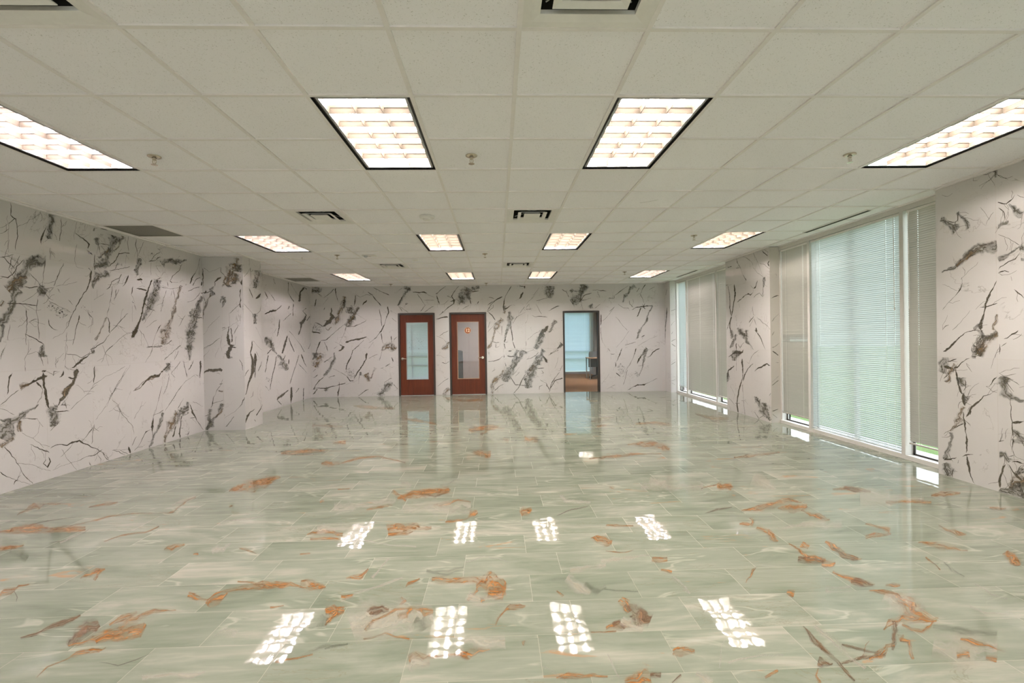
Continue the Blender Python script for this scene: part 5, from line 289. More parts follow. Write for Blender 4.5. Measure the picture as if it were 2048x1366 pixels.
KORD='tgbs'; FORD='obcgt'
def branches(items,rng):
    '''short side threads growing out of the traced veins'''
    out=[]
    for k,row in items:
        if k not in 'tg' or len(row)<8: continue
        for _ in range(rng.randint(0,2 if k=='t' else 4)):
            i=4*rng.randrange(len(row)//4-1); a=((row[i]+row[i+2])/2,(row[i+1]+row[i+3])/2); b=((row[i+4]+row[i+6])/2,(row[i+5]+row[i+7])/2); t_=rng.random()
            x=a[0]+(b[0]-a[0])*t_; z=a[1]+(b[1]-a[1])*t_; an=math.atan2(b[1]-a[1],b[0]-a[0])+rng.choice((-1,1))*rng.uniform(.35,1.1); w=rng.uniform(4,8); r=[]
            for q in range(rng.randint(3,6)):
                ww=w*(1-q*.14); r+=[int(x-math.sin(an)*ww/2),int(z+math.cos(an)*ww/2),int(x+math.sin(an)*ww/2),int(z-math.cos(an)*ww/2)]
                d=rng.uniform(18,46); x+=math.cos(an)*d; z+=math.sin(an)*d; an+=rng.uniform(-.5,.5)
            if min(r)>-1e5: out.append(('t',r))
    return out
def add_ribbons(mb,items,place,order,base,rng,step=.024):
    '''items: list of (kind, [edge a, edge b pairs]); place maps (a, b, lift) to world'''
    for n,(k,row) in enumerate(items):
        pts=[(Vector((row[i],row[i+1]))/1000,Vector((row[i+2],row[i+3]))/1000) for i in range(0,len(row),4)]
        C=[];Hh=[]
        for (a,b),(c,d) in zip(pts,pts[1:]):
            L=((a+b)/2-(c+d)/2).length; m=max(1,int(L/step))
            for i in range(m):
                t=i/m; C.append(((a+b)/2).lerp((c+d)/2,t)); Hh.append(((a-b)/2).lerp((c-d)/2,t))
        C.append((pts[-1][0]+pts[-1][1])/2); Hh.append((pts[-1][0]-pts[-1][1])/2)
        lift=.0004+n*4e-6; N=len(C); P=[]; ph=[rng.uniform(0,6.28) for _ in range(4)]; wob=0; wv=1.0
        for i in range(N):
            h=Hh[i]; l=h.length
            if l<1e-5: h=Vector((.001,0)); l=.001
            hd=h/l
            wv+=rng.uniform(-.32,.32); wv=min(max(wv,.50 if k!='t' else .30),1.35)
            l*=wv*(1+rng.uniform(-.12,.12))
            if k in 'gb': l*=1.28
            if k=='t':
                l*=.66 if l>.012 else .56
                if i in (0,N-1): l*=.4
            l=max(l,.0012)
            wob=wob*.72+rng.uniform(-1,1)*(.0065 if k=='t' else .010+.05*l)
            j=wob if 0<i<N-1 else 0
            c=C[i]+hd*j; e=hd*l*1.5
            P.append((c+e,c-e))
        cum=0
        for i in range(N-1):
            (a,b),(c,d)=P[i],P[i+1]
            fi=mb.quad(place(*a,lift),place(*b,lift),place(*d,lift),place(*c,lift),1+order.index(k))
            ln=((a+b)/2-(c+d)/2).length; u0=n*3.71+cum; cum+=ln; mb.uv[fi]=((u0,1.5),(u0,-1.5),(u0+ln,-1.5),(u0+ln,1.5))
def parse(s): return [(r.split()[0],[int(v) for v in r.split()[1:]]) for r in s.split(';')]
def rand_veins(n,a0,a1,rng,z0=0,z1=H,wmax=90):
    out=[]
    for _ in range(n):
        k=rng.choice('tttttgb'); a=rng.uniform(a0,a1)*1000; z=rng.uniform(z0,z1)*1000; an=rng.uniform(.7,1.9); w=rng.uniform(6,14) if k=='t' else rng.uniform(30,wmax)
        row=[]
        for i in range(rng.randint(4,9)):
            ww=w*rng.uniform(.5,1.2); nx,nz=-math.sin(an)*ww/2,math.cos(an)*ww/2
            row+=[int(min(max(a+nx,a0*1000),a1*1000)),int(min(max(z+nz,z0*1000+3),z1*1000-3)),int(min(max(a-nx,a0*1000),a1*1000)),int(min(max(z-nz,z0*1000+3),z1*1000-3))]
            an+=rng.uniform(-.4,.4); a+=math.cos(an)*110; z+=math.sin(an)*110
        out.append((k,row))
    return out
rng=random.Random(7)
MAT={}
MAT['mLy']=marble('white_marble_left',1,5.36,.585)
MAT['mRy']=marble('white_marble_right',1,1.88,.585)
MAT['mX']=marble('white_marble_back',0,.04,.595)
MAT['mE']=marble('white_marble_pier',0,-4.645,.60)
MAT['floor']=floor_mat(); MAT['ceil']=ceil_mat()
VL=[VM[k] for k in KORD]; FLs=[FM[k] for k in FORD]
MAT['grid']=plain('painted_steel_grid',(.79,.745,.72),.45)
MAT['white']=plain('white_enamel',(.74,.71,.665),.4)
MAT['alu']=plain('pale_aluminium_frame',(.60,.58,.54),.38,.0,spec=.5)
MAT['bead']=plain('silver_trim',(.45,.46,.46),.3,.8)
MAT['dark']=plain('dark_bronze',(.030,.022,.016),.45)
MAT['black']=plain('black_and_vent_shade',(.035,.032,.026),.9)  # matte black parts, and the painted-in dark of the vent openings
MAT['chrome']=plain('satin_nickel',(.62,.55,.45),.25,1.0)
MAT['louver']=plain('louver_aluminium',(.062,.052,.040),.5,.0,spec=.08)
MAT['housing']=plain('lamp_housing_white',(.84,.82,.78),.6)
MAT['paint']=plain('grey_office_paint',(.47,.43,.42),.8)
MAT['plaster']=plain('outer_plaster',(.45,.45,.43),.9)
MAT['charcoal']=plain('charcoal_fabric',(.065,.062,.052),.9,bump=.001,scale=400)
MAT['mesh']=plain('grey_mesh_fabric',(.10,.11,.11),.8)
MAT['oak']=plain('oak_desk_edge',(.45,.30,.19),.5)
MAT['orange']=plain('burnt_orange_sign',(.36,.10,.025),.5)
MAT['cream']=plain('cream_lettering',(.95,.74,.50),.5)
t=NT('lit_tube'); e=t.n('Emission'); e.inputs[0].default_value=(1.0,.90,.86,1); e.inputs[1].default_value=TUBE; MAT['tube']=t.done(e.outputs[0])
t=NT('lit_tube_cool'); e=t.n('Emission'); e.inputs[0].default_value=(1.0,.88,.93,1); e.inputs[1].default_value=TUBE; MAT['tube_cool']=t.done(e.outputs[0])
t=NT('window_glass'); lw=t.n('LayerWeight'); fr=t.math('ADD',.045,t.math('MULTIPLY',t.math('POWER',lw.outputs['Facing'],5.0),.9)); g=t.n('BsdfGlossy'); g.inputs['Roughness'].default_value=.02; tr=t.n('BsdfTransparent'); tr.inputs[0].default_value=(.91,.95,.94,1)
MAT['glass']=t.done(t.mixs(fr,tr.outputs[0],g.outputs[0]))
def slat(name,col,trans,tcol):
    t=NT(name); p=t.pos(); c=t.mix(t.noise(p,3,2),tuple(v*.95 for v in col),col)
    b=t.bsdf(c,.45,0,.4); tl=t.n('BsdfTranslucent'); tl.inputs[0].default_value=(*tcol,1)
    return t.done(t.mixs(trans,b,tl.outputs[0]))
MAT['slat_grey']=slat('greige_blind_slat',(.46,.43,.375),.09,(.45,.45,.42))
MAT['slat_pale']=slat('pale_blind_slat',(.56,.59,.58),.16,(.78,.88,.88))
MAT['slat_blue']=slat('office_blind_slat',(.62,.68,.70),.27,(.62,.80,.95))
t=NT('mahogany_veneer'); p=t.pos(); q=t.sep(p); n=t.noise(t.vmath('MULTIPLY',p,(38,38,1.6)),1.0,5,.6,.8)
MAT['wood']=t.done(t.bsdf(t.ramp(n,[(.3,(.068,.017,.008)),(.55,(.098,.024,.010)),(.75,(.13,.034,.014))]),.34,0,.22))
t=NT('return_air_mesh'); p=t.pos(); q=t.sep(p)
fx=t.math('ABSOLUTE',t.math('SUBTRACT',t.math('FRACT',t.math('MULTIPLY',q[0],80)),.5)); fy=t.math('ABSOLUTE',t.math('SUBTRACT',t.math('FRACT',t.math('MULTIPLY',q[1],80)),.5))
h=t.math('LESS_THAN',t.math('MAXIMUM',fx,fy),.36)
MAT['perf']=t.done(t.bsdf(t.mix(h,(.34,.32,.27),(.07,.065,.05)),.6))
t=NT('lawn_grass'); p=t.pos(); n=t.noise(p,60,5,.8); n2=t.noise(p,4,3)
MAT['grass']=t.done(t.bsdf(t.mix(n2,t.ramp(n,[(.3,(.06,.12,.03)),(.6,(.16,.27,.08)),(.8,(.30,.42,.16))]),(.20,.26,.10)),.9,0,.2,t.bump(n,.8,.03)))
t=NT('gravel'); p=t.pos(); x=t.n('TexVoronoi'); t.l(p,x.inputs['Vector']); x.inputs['Scale'].default_value=45
MAT['gravel']=t.done(t.bsdf(t.mix(x.outputs['Color'],(.42,.40,.37),(.78,.76,.72)),.9,0,.2,t.bump(x.outputs['Distance'],.8,.01)))
t=NT('patterned_carpet'); p=t.pos(); w=t.n('TexWave'); t.l(p,w.inputs['Vector']); w.bands_direction='DIAGONAL'; w.inputs['Scale'].default_value=7; w.inputs['Distortion'].default_value=1.5
MAT['carpet']=t.done(t.bsdf(t.mix(w.outputs['Fac'],(.30,.17,.095),(.36,.215,.13)),.95,0,.1))

# ---------------------------------------------------------------- room shell
PIERS=[(9.86,YB),(5.39,6.88),(.97,2.46),(-3.45,-1.96),(YR,-6.40)]
WINS=[(6.88,9.86),(2.46,5.39),(-1.96,.97),(-6.40,-3.45)]  # last two lie unseen behind the camera, added for more daylight
XW=4.49                                            # inner face of the window frames
# floor
mb=MB(); mb.quad((XL-.3,YR-.1,0),(XW+.02,YR-.1,0),(XW+.02,YB+.16,0),(XL-.3,YB+.16,0),0)
add_ribbons(mb,parse(FLOOR_VEINS['F']),lambda a,b,l:(a,b,l),FORD,0,rng,.045)
def floor_rand(n):
    out=[]
    for _ in range(n):
        a=rng.uniform(-4.7,4.1)*1000; y=rng.choice([rng.uniform(5.0,10.0),rng.uniform(-7.5,-.6)])*1000; an=rng.uniform(-.4,.9); w=rng.uniform(10,60); row=[]
        for i in range(rng.randint(3,6)):
            ww=w*rng.uniform(.4,1.2); row+=[int(a-math.sin(an)*ww/2),int(y+math.cos(an)*ww/2),int(a+math.sin(an)*ww/2),int(y-math.cos(an)*ww/2)]
            an+=rng.uniform(-.5,.5); a+=math.cos(an)*80; y+=math.sin(an)*80
        out.append((rng.choice('ooooobcg'),row))
    return out
add_ribbons(mb,floor_rand(95),lambda a,b,l:(a,b,l),FORD,0,rng,.05)
struct(mb.build('floor',[MAT['floor']]+FLs,fix=False))

# left wall (stone slabs), with the projecting pier beside it
mb=MB(); mb.box(XL-.25,XL,YR,YB,0,H,0)
for i in range(len(mb.f)): mb.uv[i]=((0,5),)*4
pl=lambda a,z,l:(XL+l,a,z)
VLW=parse(VEINS['L']); add_ribbons(mb,VLW+[v for v in branches(VLW,rng) if all(20<z<H*1000-10 for z in v[1][1::2])],pl,KORD,0,rng)
add_ribbons(mb,rand_veins(55,-7.9,2.1,rng)+rand_veins(9,6.4,7.6,rng),pl,KORD,0,rng)
struct(mb.build('wall_left',[MAT['mLy']]+VL,fix=False))
mb=MB(); mb.quad((XL,5.75,0),(-4.30,5.75,0),(-4.30,5.75,H),(XL,5.75,H),0); mb.quad((-4.30,5.75,0),(-4.30,6.33,0),(-4.30,6.33,H),(-4.30,5.75,H),1); mb.quad((-4.30,6.33,0),(XL,6.33,0),(XL,6.33,H),(-4.30,6.33,H),0)
for i in range(3): mb.uv[i]=((0,5),)*4
k0=len(mb.f)
add_ribbons(mb,parse(VEINS['E']),lambda a,z,l:(a,5.75-l,z),KORD,0,rng,.02)
add_ribbons(mb,parse(VEINS['S']),lambda a,z,l:(-4.30+l,a,z),KORD,0,rng,.03)
for i in range(k0,len(mb.mi)): mb.mi[i]+=1
o=struct(mb.build('wall_left_pier',[MAT['mE'],MAT['mLy']]+VL,fix=False))

# back wall with three door openings
DOORS=[(-2.70,-1.745),(-1.368,-.398),(1.620,2.592)]; DH=2.157
mb=MB(); xs=[XL-.25]+[v for d in DOORS for v in d]+[XR+.25]
for i in range(0,len(xs),2): mb.box(xs[i],xs[i+1],YB,YB+.14,0,H,0)
for d in DOORS: mb.box(d[0],d[1],YB,YB+.14,DH,H,0)
for i in range(len(mb.f)): mb.uv[i]=((0,5),)*4
VW=parse(VEINS['W']); okd=lambda r:all(20<z<H*1000-10 for z in r[1::2]) and not any(a-.03<x/1000<b+.03 and z/1000<DH+.03 for x,z in zip(r[0::2],r[1::2]) for a,b in DOORS)
add_ribbons(mb,VW+[v for v in branches(VW,rng) if okd(v[1])],lambda a,z,l:(a,YB-l,z),KORD,0,rng,.035)
struct(mb.build('wall_back',[MAT['mX']]+VL,fix=False))
# right wall piers
mb=MB()
for a,b in PIERS: mb.box(XR,XR+.32,a,b,0,H,0)
for i in range(len(mb.f)): mb.uv[i]=((0,5),)*4
for a,b in PIERS: mb.box(XW+.13,XW+.17,a,b,-.3,3.4,0)
for i in range(len(mb.f)): mb.uv.setdefault(i,((0,5),)*4)
pr=lambda a,z,l:(XR-l,a,z)
LM={'R':(9870,10250),'P':(5400,6870),'Q':(980,2450)}
for s in 'RPQ':
    vv=parse(VEINS[s]); add_ribbons(mb,vv+[v for v in branches(vv,rng) if all(20<z<H*1000-10 for z in v[1][1::2]) and all(LM[s][0]<z<LM[s][1] for z in v[1][0::2])],pr,KORD,0,rng,.024)
add_ribbons(mb,parse(VEINS['V']),lambda a,z,l:(a,5.39-l,z),KORD,0,rng,.02)
add_ribbons(mb,parse(VEINS['V']),lambda a,z,l:(a,9.86-l,max(.02,min(H-.02,z*.97+.12))),KORD,0,rng,.02)
add_ribbons(mb,rand_veins(14,-3.4,-2.0,rng),pr,KORD,0,rng)
struct(mb.build('wall_right',[MAT['mRy']]+VL,fix=False))
mb=MB(); mb.box(XL-.25,-3.6,YR-.2,YR,0,H,0); mb.box(3.0,XR+.32,YR-.2,YR,0,H,0); mb.box(-3.6,3.0,YR-.2,YR,2.70,H,0)
for i in range(len(mb.f)): mb.uv[i]=((0,5),)*4
add_ribbons(mb,rand_veins(8,XL+.1,-3.7,rng)+rand_veins(8,3.1,XR-.1,rng),lambda a,z,l:(a,YR+l,z),KORD,0,rng)
struct(mb.build('wall_rear',[MAT['mX']]+VL,fix=False))
t=thing('window_7'); struct(t); m=MB()  # unseen rear glazing, added to bring daylight onto ceiling and walls
for x in (-3.57,-1.95,-.3,1.35,2.97): m.box(x-.03,x+.03,YR-.12,YR-.02,0,2.70)
m.box(-3.54,2.94,YR-.12,YR-.02,0,.06); m.box(-3.54,2.94,YR-.12,YR-.02,2.64,2.70); m.box(-3.54,2.94,YR-.11,YR-.03,2.08,2.13); m.build('window_frame',MAT['alu'],t)
m=MB(); m.quad((-3.6,YR-.07,0),(3.0,YR-.07,0),(3.0,YR-.07,2.7),(-3.6,YR-.07,2.7)); m.build('window_pane',MAT['glass'],t,fix=False)

# ceiling: lay-in tiles above an exposed grid
LIGHT_I=(-6,-2,1,5); LIGHT_J=(1,7,13,-5,-11); DIFF=[(-4,-1),(0,-1),(-4,5),(0,5),(-4,11),(0,11),(-4,-7),(0,-7)]; GRILLE=[(-8,6),(-8,14)]
holes={(i,j+k) for i in LIGHT_I for j in LIGHT_J for k in (0,1)}|set(DIFF)|set(GRILLE)
SLOTS=[(3.17,4.34),(7.98,9.06),(-1.3,-.1)]
mb=MB()
for i in range(-9,8):
    for j in range(-14,18):
        if (i,j) in holes: continue
        x0,x1=max(i*T,XL),min((i+1)*T,XW+.02); y0,y1=max(j*T,YR),min((j+1)*T,YB)
        if x1-x0<.01 or y1-y0<.01: continue
        mb.quad((x0,y0,H+.009),(x1,y0,H+.009),(x1,y1,H+.009),(x0,y1,H+.009),0)
# a hairline crack and a scuff on two tiles
for pts in ([(1.44,2.86),(1.50,2.83),(1.53,2.81),(1.60,2.75)],[(2.30,.62),(2.34,.612),(2.38,.622),(2.43,.605)]):
    for (a,b),(c,d) in zip(pts,pts[1:]): mb.quad((a,b-.004,H+.0085),(c,d-.004,H+.0085),(c,d+.002,H+.0085),(a,b+.002,H+.0085),1)
struct(mb.build('ceiling',[MAT['ceil'],plain('crack_scuff_mark',(.20,.18,.14),.9)],fix=False))
mb=MB(); g=.012
for i in range(-8,8):
    if XL<i*T<XW: mb.box(i*T-g,i*T+g,YR,YB,H,H+.010)
for j in range(-13,17):
    cells=[i for i in range(-9,8)]; run=None
    for i in cells+[99]:
        inside=(i!=99) and not any((i,j2) in {(a,b+1) for a in LIGHT_I for b in LIGHT_J} for j2 in (j,))
        if inside and run is None: run=i
        if not inside and run is not None:
            x0,x1=max(run*T,XL),min((i if i!=99 else 8)*T,XW+.02); mb.box(x0,x1,j*T-g,j*T+g,H+.0006,H+.0094); run=None
mb.box(XL,XL+.020,YR,YB,H-.002,H+.009); mb.box(XL,XR,YB-.020,YB,H-.002,H+.009)
for a,b in PIERS: mb.box(XR-.018,XR,a,b,H-.002,H+.009)
mb.box(XL,-4.28,5.73,5.75,H-.002,H+.009); mb.box(-4.30,-4.28,5.75,6.33,H-.002,H+.009)
mb.box(XW-.03,XW,YR,YB,H-.002,H+.009)
struct(mb.build('trim_1',MAT['grid']))

# roof slab so that daylight only enters through the windows
mb=MB(); mb.box(XL-.3,XW+.2,YR-.3,YB+.14,3.20,3.40); struct(mb.build('ceiling_slab',MAT['plaster']))

# ---------------------------------------------------------------- ceiling lights
def make_light(tube):
    t=thing('ceiling_light'); hw,hl=T/2-g,T-g                       # half width (x) and half length (y) of the opening
    m=MB(); 
    m.frustum(0,0,1,0.0,1,.022,0,hw,hl)
    a,b=hw,hl; c,d=hw-.020,hl-.020
    for x0,x1,y0,y1 in ((-a,-c,-b,b),(c,a,-b,b),(-c,c,-b,-d),(-c,c,d,b)): m.quad((x0,y0,.022),(x1,y0,.022),(x1,y1,.022),(x0,y1,.022))
    m.build('recess_trim',MAT['dark'],t,fix=False)
    m=MB(); e,f=c-.016,d-.016
    for x0,x1,y0,y1 in ((-c,-e,-d,d),(e,c,-d,d),(-e,e,-d,-f),(-e,e,f,d)): m.box(x0,x1,y0,y1,.009,.022)
    m.build('louver_frame',MAT['bead'],t)
    m=MB(); m.frustum(0,0,1,.022,1,.135,0,e+.01,f+.01); m.quad((-e-.01,-f-.01,.135),(e+.01,-f-.01,.135),(e+.01,f+.01,.135),(-e-.01,f+.01,.135))
    m.box(-.05,.05,-f,f,.123,.134); m.build('housing',MAT['housing'],t,fix=False)
    m=MB()
    def blade(ax,pos,lo,hi):
        for sgn in (-1,1):
            tall=ax=='y'; prof=[(.0012,.010),(.0026,.029),(.0055,.046),(.009,.061)] if tall else [(.0012,.010),(.0022,.022),(.0045,.034),(.008,.044)]
            for (w0,z0),(w1,z1) in zip(prof,prof[1:]):
                if ax=='x': m.quad((pos+sgn*w0,lo,z0),(pos+sgn*w0,hi,z0),(pos+sgn*w1,hi,z1),(pos+sgn*w1,lo,z1))
                else: m.quad((lo,pos+sgn*w0,z0),(hi,pos+sgn*w0,z0),(hi,pos+sgn*w1,z1),(lo,pos+sgn*w1,z1))
        if ax=='x': m.quad((pos-.0012,lo,.0099),(pos+.0012,lo,.0099),(pos+.0012,hi,.0099),(pos-.0012,hi,.0099)); m.quad((pos-.008,lo,.0441),(pos+.008,lo,.0441),(pos+.008,hi,.0441),(pos-.011,hi,.0441))
        else: m.quad((lo,pos-.0012,.0098),(hi,pos-.0012,.0098),(hi,pos+.0012,.0098),(lo,pos+.0012,.0098)); m.quad((lo,pos-.008,.0442),(hi,pos-.011,.0442),(hi,pos+.008,.0442),(lo,pos+.008,.0442))
    for k in (1,2): blade('x',-e+2*e*k/3,-f,f)
    for k in range(1,6): blade('y',-f+2*f*k/6,-e,e)
    for k,(p,q) in enumerate(((-e,1),(e,-1))):
        for (w0,z0),(w1,z1) in zip([(0,.01),(.003,.034),(.007,.044)],[(.003,.034),(.007,.044)]): m.quad((p+q*w0,-f,z0),(p+q*w0,f,z0),(p+q*w1,f,z1),(p+q*w1,-f,z1))
    m.build('louver',MAT['louver'],t,fix=False)
    for k in (-1,0,1):
        m=MB(); m.lathe([(.027,-f+.04),(.027,f-.04)],2*e/3*k,0,.094,10,'y'); m.build('lamp_tube',tube,t,fix=False)
    return t
place=['nearest','middle','farthest']; col=['leftmost','second from left','third from left','rightmost']
la=make_light(MAT['tube']); lb=make_light(MAT['tube_cool']); used={}
LIGHT_LABEL={(1,0):'lit louvered ceiling light cut off by the left edge of the photo',(1,1):'large lit louvered light, left one of the near central pair',(1,2):'large lit louvered light, right one of the near central pair',(1,3):'lit louvered light cut off by the right edge, above the near marble pier',
 (7,0):'middle-row ceiling light just right of the near dark return grille',(7,1):'middle-row ceiling light directly behind the round smoke detector',(7,2):'middle-row ceiling light behind the right square diffuser, third from the left',(7,3):'middle-row ceiling light nearest the blinds on the right',
 (13,0):'small far-row ceiling light nearest the left wall',(13,1):'small far-row ceiling light above the two red doors',(13,2):'small far-row ceiling light above the blank wall between doors and open office',(13,3):'small far-row ceiling light nearest the far window'}
for j in LIGHT_J:
    for n,i in enumerate(LIGHT_I):
        src=lb if n in (0,) or (j==13 and n==3) else la; loc=((i+.5)*T,(j+1)*T,H)
        if src.name in used: o=dup(src,loc)
        else: o=src; o.location=loc; used[src.name]=1
        if j>0: tag(o,LIGHT_LABEL[(j,n)],'ceiling light','recessed fluorescent ceiling lights')
        else: tag(o,'louvered light in the %s row behind the camera, %s'%({-5:'first',-11:'second'}[j],col[n]),'ceiling light','unseen rear ceiling lights')

# ---------------------------------------------------------------- air diffusers, grilles, slots
def make_diffuser():
    t=thing('air_diffuser'); h=T/2-g
    m=MB(); m.frustum(0,0,h,.002,h-.035,.004); m.frustum(0,0,h-.035,.004,h-.078,.012); m.frustum(0,0,h-.078,.012,h-.080,.030); m.build('outer_frame',MAT['white'],t,fix=False)
    m=MB(); m.frustum(0,0,.166,.000,.166,.004); m.frustum(0,0,.166,.000,.128,.010); m.frustum(0,0,.128,.010,.126,.022); m.frustum(0,0,.166,.004,.13,.024); m.build('middle_cone',MAT['white'],t,fix=False)
    m=MB(); m.quad((-.094,-.094,.002),(.094,-.094,.002),(.094,.094,.002),(-.094,.094,.002)); m.frustum(0,0,.094,.002,.092,.010); m.frustum(0,0,.092,.010,.05,.045); m.build('centre_plate',MAT['white'],t,fix=False)
    m=MB(); m.frustum(0,0,h-.05,.012,h-.05,.16); m.quad((-h+.05,-h+.05,.16),(h-.05,-h+.05,.16),(h-.05,h-.05,.16),(-h+.05,h-.05,.16)); m.build('plenum',MAT['black'],t,fix=False)
    m=MB()
    for a in (R(45),R(135)): 
        c,s=math.cos(a),math.sin(a); m.tube([(-.27*c,-.27*s,.05),(0,0,.06),(.27*c,.27*s,.05)],.004,6)
    m.build('bracket',MAT['bead'],t)
    return t
dl={(-4,-1):'square air diffuser cut off by the top left corner of the photo',(0,-1):'square air diffuser cut off at the top centre of the photo',(-4,5):'square air diffuser between the near and middle light rows, left of the smoke detector',(0,5):'square air diffuser between the near and middle light rows, right of the smoke detector',(-4,11):'small far square diffuser behind the motion sensor, left half of ceiling',(0,11):'small far square diffuser right of centre, near the back wall'}
d0=make_diffuser()
for n,(i,j) in enumerate(DIFF):
    loc=((i+.5)*T,(j+.5)*T,H); o=d0 if n==0 else dup(d0,loc); o.location=loc
    tag(o,dl.get((i,j),'square air diffuser behind the camera, %s'%('left' if i<0 else 'centre')),'air vent','square ceiling air diffusers' if (i,j) in dl else 'unseen rear air diffusers')
def make_grille():
    t=thing('return_grille'); h=T/2-g; m=MB()
    for x0,x1,y0,y1 in ((-h,-h+.02,-h,h),(h-.02,h,-h,h),(-h+.02,h-.02,-h,-h+.02),(-h+.02,h-.02,h-.02,h)): m.box(x0,x1,y0,y1,.001,.010)
    m.build('grille_frame',MAT['perf'],t); m=MB(); m.box(-h+.02,h-.02,-h+.02,h-.02,.006,.008); m.build('perforated_panel',MAT['perf'],t); return t
g0=make_grille()
for n,((i,j),lb_) in enumerate(zip(GRILLE,['near dark return air grille against the left wall','far dark return air grille beyond the left marble pier'])):
    loc=((i+.5)*T,(j+.5)*T,H); o=g0 if n==0 else dup(g0,loc); o.location=loc; tag(o,lb_,'air vent','return air grilles on the left')
def make_slot():
    t=thing('slot_diffuser'); m=MB(); L=.585
    for x0,x1 in ((-.034,-.022),(.022,.034)): m.box(x0,x1,-L,L,-.004,.008)
    m.box(-.016,.016,-L,-L+.01,-.004,.008); m.box(-.016,.016,L-.01,L,-.004,.008); m.build('slot_frame',MAT['grid'],t)
    m=MB(); m.box(-.022,.022,-L+.01,L-.01,-.006,.006); m.build('slot_shade_bar',MAT['black'],t); return t  # solid black bar standing in for the shade inside the slot
s0=make_slot()
for n,((a,b),lb_) in enumerate(zip(SLOTS,['black linear slot vent above the near window','black linear slot vent above the far window','black linear slot vent above the window behind the camera'])):
    loc=(4.235,(a+b)/2,H+.0); o=s0 if n==0 else dup(s0,loc); o.location=loc; tag(o,lb_,'air vent','linear slot vents along the windows')

# ---------------------------------------------------------------- sprinklers, detectors
def make_sprinkler():
    t=thing('sprinkler_head')
    m=MB(); m.lathe([(.046,.008),(.046,.002),(.040,-.002),(.028,-.005),(.018,-.004),(.018,.004)],seg=24); m.build('escutcheon',MAT['chrome'],t,smooth=True)
    m=MB(); m.lathe([(.011,0),(.011,-.016),(.014,-.018),(.014,-.022),(.008,-.024)],seg=12); m.build('body',MAT['chrome'],t,smooth=True)
    m=MB()
    for s_ in (-1,1): m.tube([(s_*.010,0,-.022),(s_*.014,0,-.034),(s_*.009,0,-.048),(0,0,-.056)],.0028,6)
    m.tube([(0,0,-.024),(0,0,-.055)],.0022,6); m.build('yoke',MAT['chrome'],t)
    m=MB(); m.lathe([(.004,-.055),(.023,-.057),(.024,-.059),(.004,-.059)],seg=14); m.build('deflector',MAT['chrome'],t); return t
SPR=[(-2.745,1.53,'between the two left lights of the near row'),(-.305,1.53,'between the big central pair of lights'),(2.745,1.53,'just left of the nearest window-side light'),
(2.72,4.50,'left of the middle-row light by the windows'),(-.305,5.79,'between the central lights of the middle and far rows'),(-2.77,5.79,'left of the small motion sensor'),
(2.70,8.12,'left of the farthest light by the windows'),(-2.80,9.92,'by the back wall, left of the red doors'),(-.38,9.94,'by the back wall above the second red door'),(-.305,-2.9,'')]
p0=make_sprinkler()
for n,(x,y,lb_) in enumerate(SPR):
    o=p0 if n==0 else dup(p0,(x,y,H)); o.location=(x,y,H); tag(o,('metal sprinkler head on the ceiling '+lb_) if lb_ else 'metal sprinkler head on the ceiling behind the camera','sprinkler','ceiling sprinkler heads' if lb_ else 'unseen rear sprinkler')
t=thing('smoke_detector',(-.92,3.35,H)); m=MB(); m.lathe([(.088,.006),(.090,-.004),(.084,-.016),(.05,-.022)],seg=32); m.build('base',MAT['white'],t,smooth=True)
m=MB(); m.lathe([(.050,-.020),(.046,-.036),(.030,-.043),(.01,-.044)],seg=24); m.build('sensor_dome',MAT['white'],t,smooth=True)
tag(t,'round white smoke detector on a tile in front of the middle light row','smoke detector')
t=thing('ceiling_speaker',(-1.56,6.32,H)); m=MB(); m.lathe([(.055,.006),(.056,-.003),(.045,-.009),(.02,-.011)],seg=24); m.build('cover',MAT['white'],t,smooth=True)
m=MB(); m.lathe([(.018,-.010),(.016,-.016)],seg=12); m.build('cap',MAT['grid'],t); tag(t,'tiny round white detector disc on a ceiling tile right of the far left diffuser','detector')
t=thing('motion_sensor',(-2.25,5.84,H)); m=MB(); m.box(-.11,.11,-.07,.07,-.004,.004); m.build('mounting_plate',MAT['white'],t)
m=MB(); m.lathe([(.035,-.003),(.034,-.016),(.022,-.030),(.008,-.033)],-.055,-.02,0,16); m.build('lens_dome',MAT['bead'],t,smooth=True)
m=MB(); m.box(-.03,.02,.03,.045,-.006,-.003); m.build('indicator_strip',plain('red_brown_plastic',(.20,.08,.05),.5),t); tag(t,'small white ceiling sensor with a domed lens and brown strip','sensor')
t=thing('ceiling_hook',(-3.43,5.99,H)); m=MB(); m.lathe([(.014,.006),(.012,-.004)],seg=12); m.build('base',MAT['chrome'],t); m=MB(); m.tube([(0,0,0),(0,0,-.016),(.008,0,-.024),(0,0,-.032)],.002,6); m.build('hook',MAT['chrome'],t); tag(t,'tiny metal hook in the ceiling left of the first middle-row sprinkler','hook')

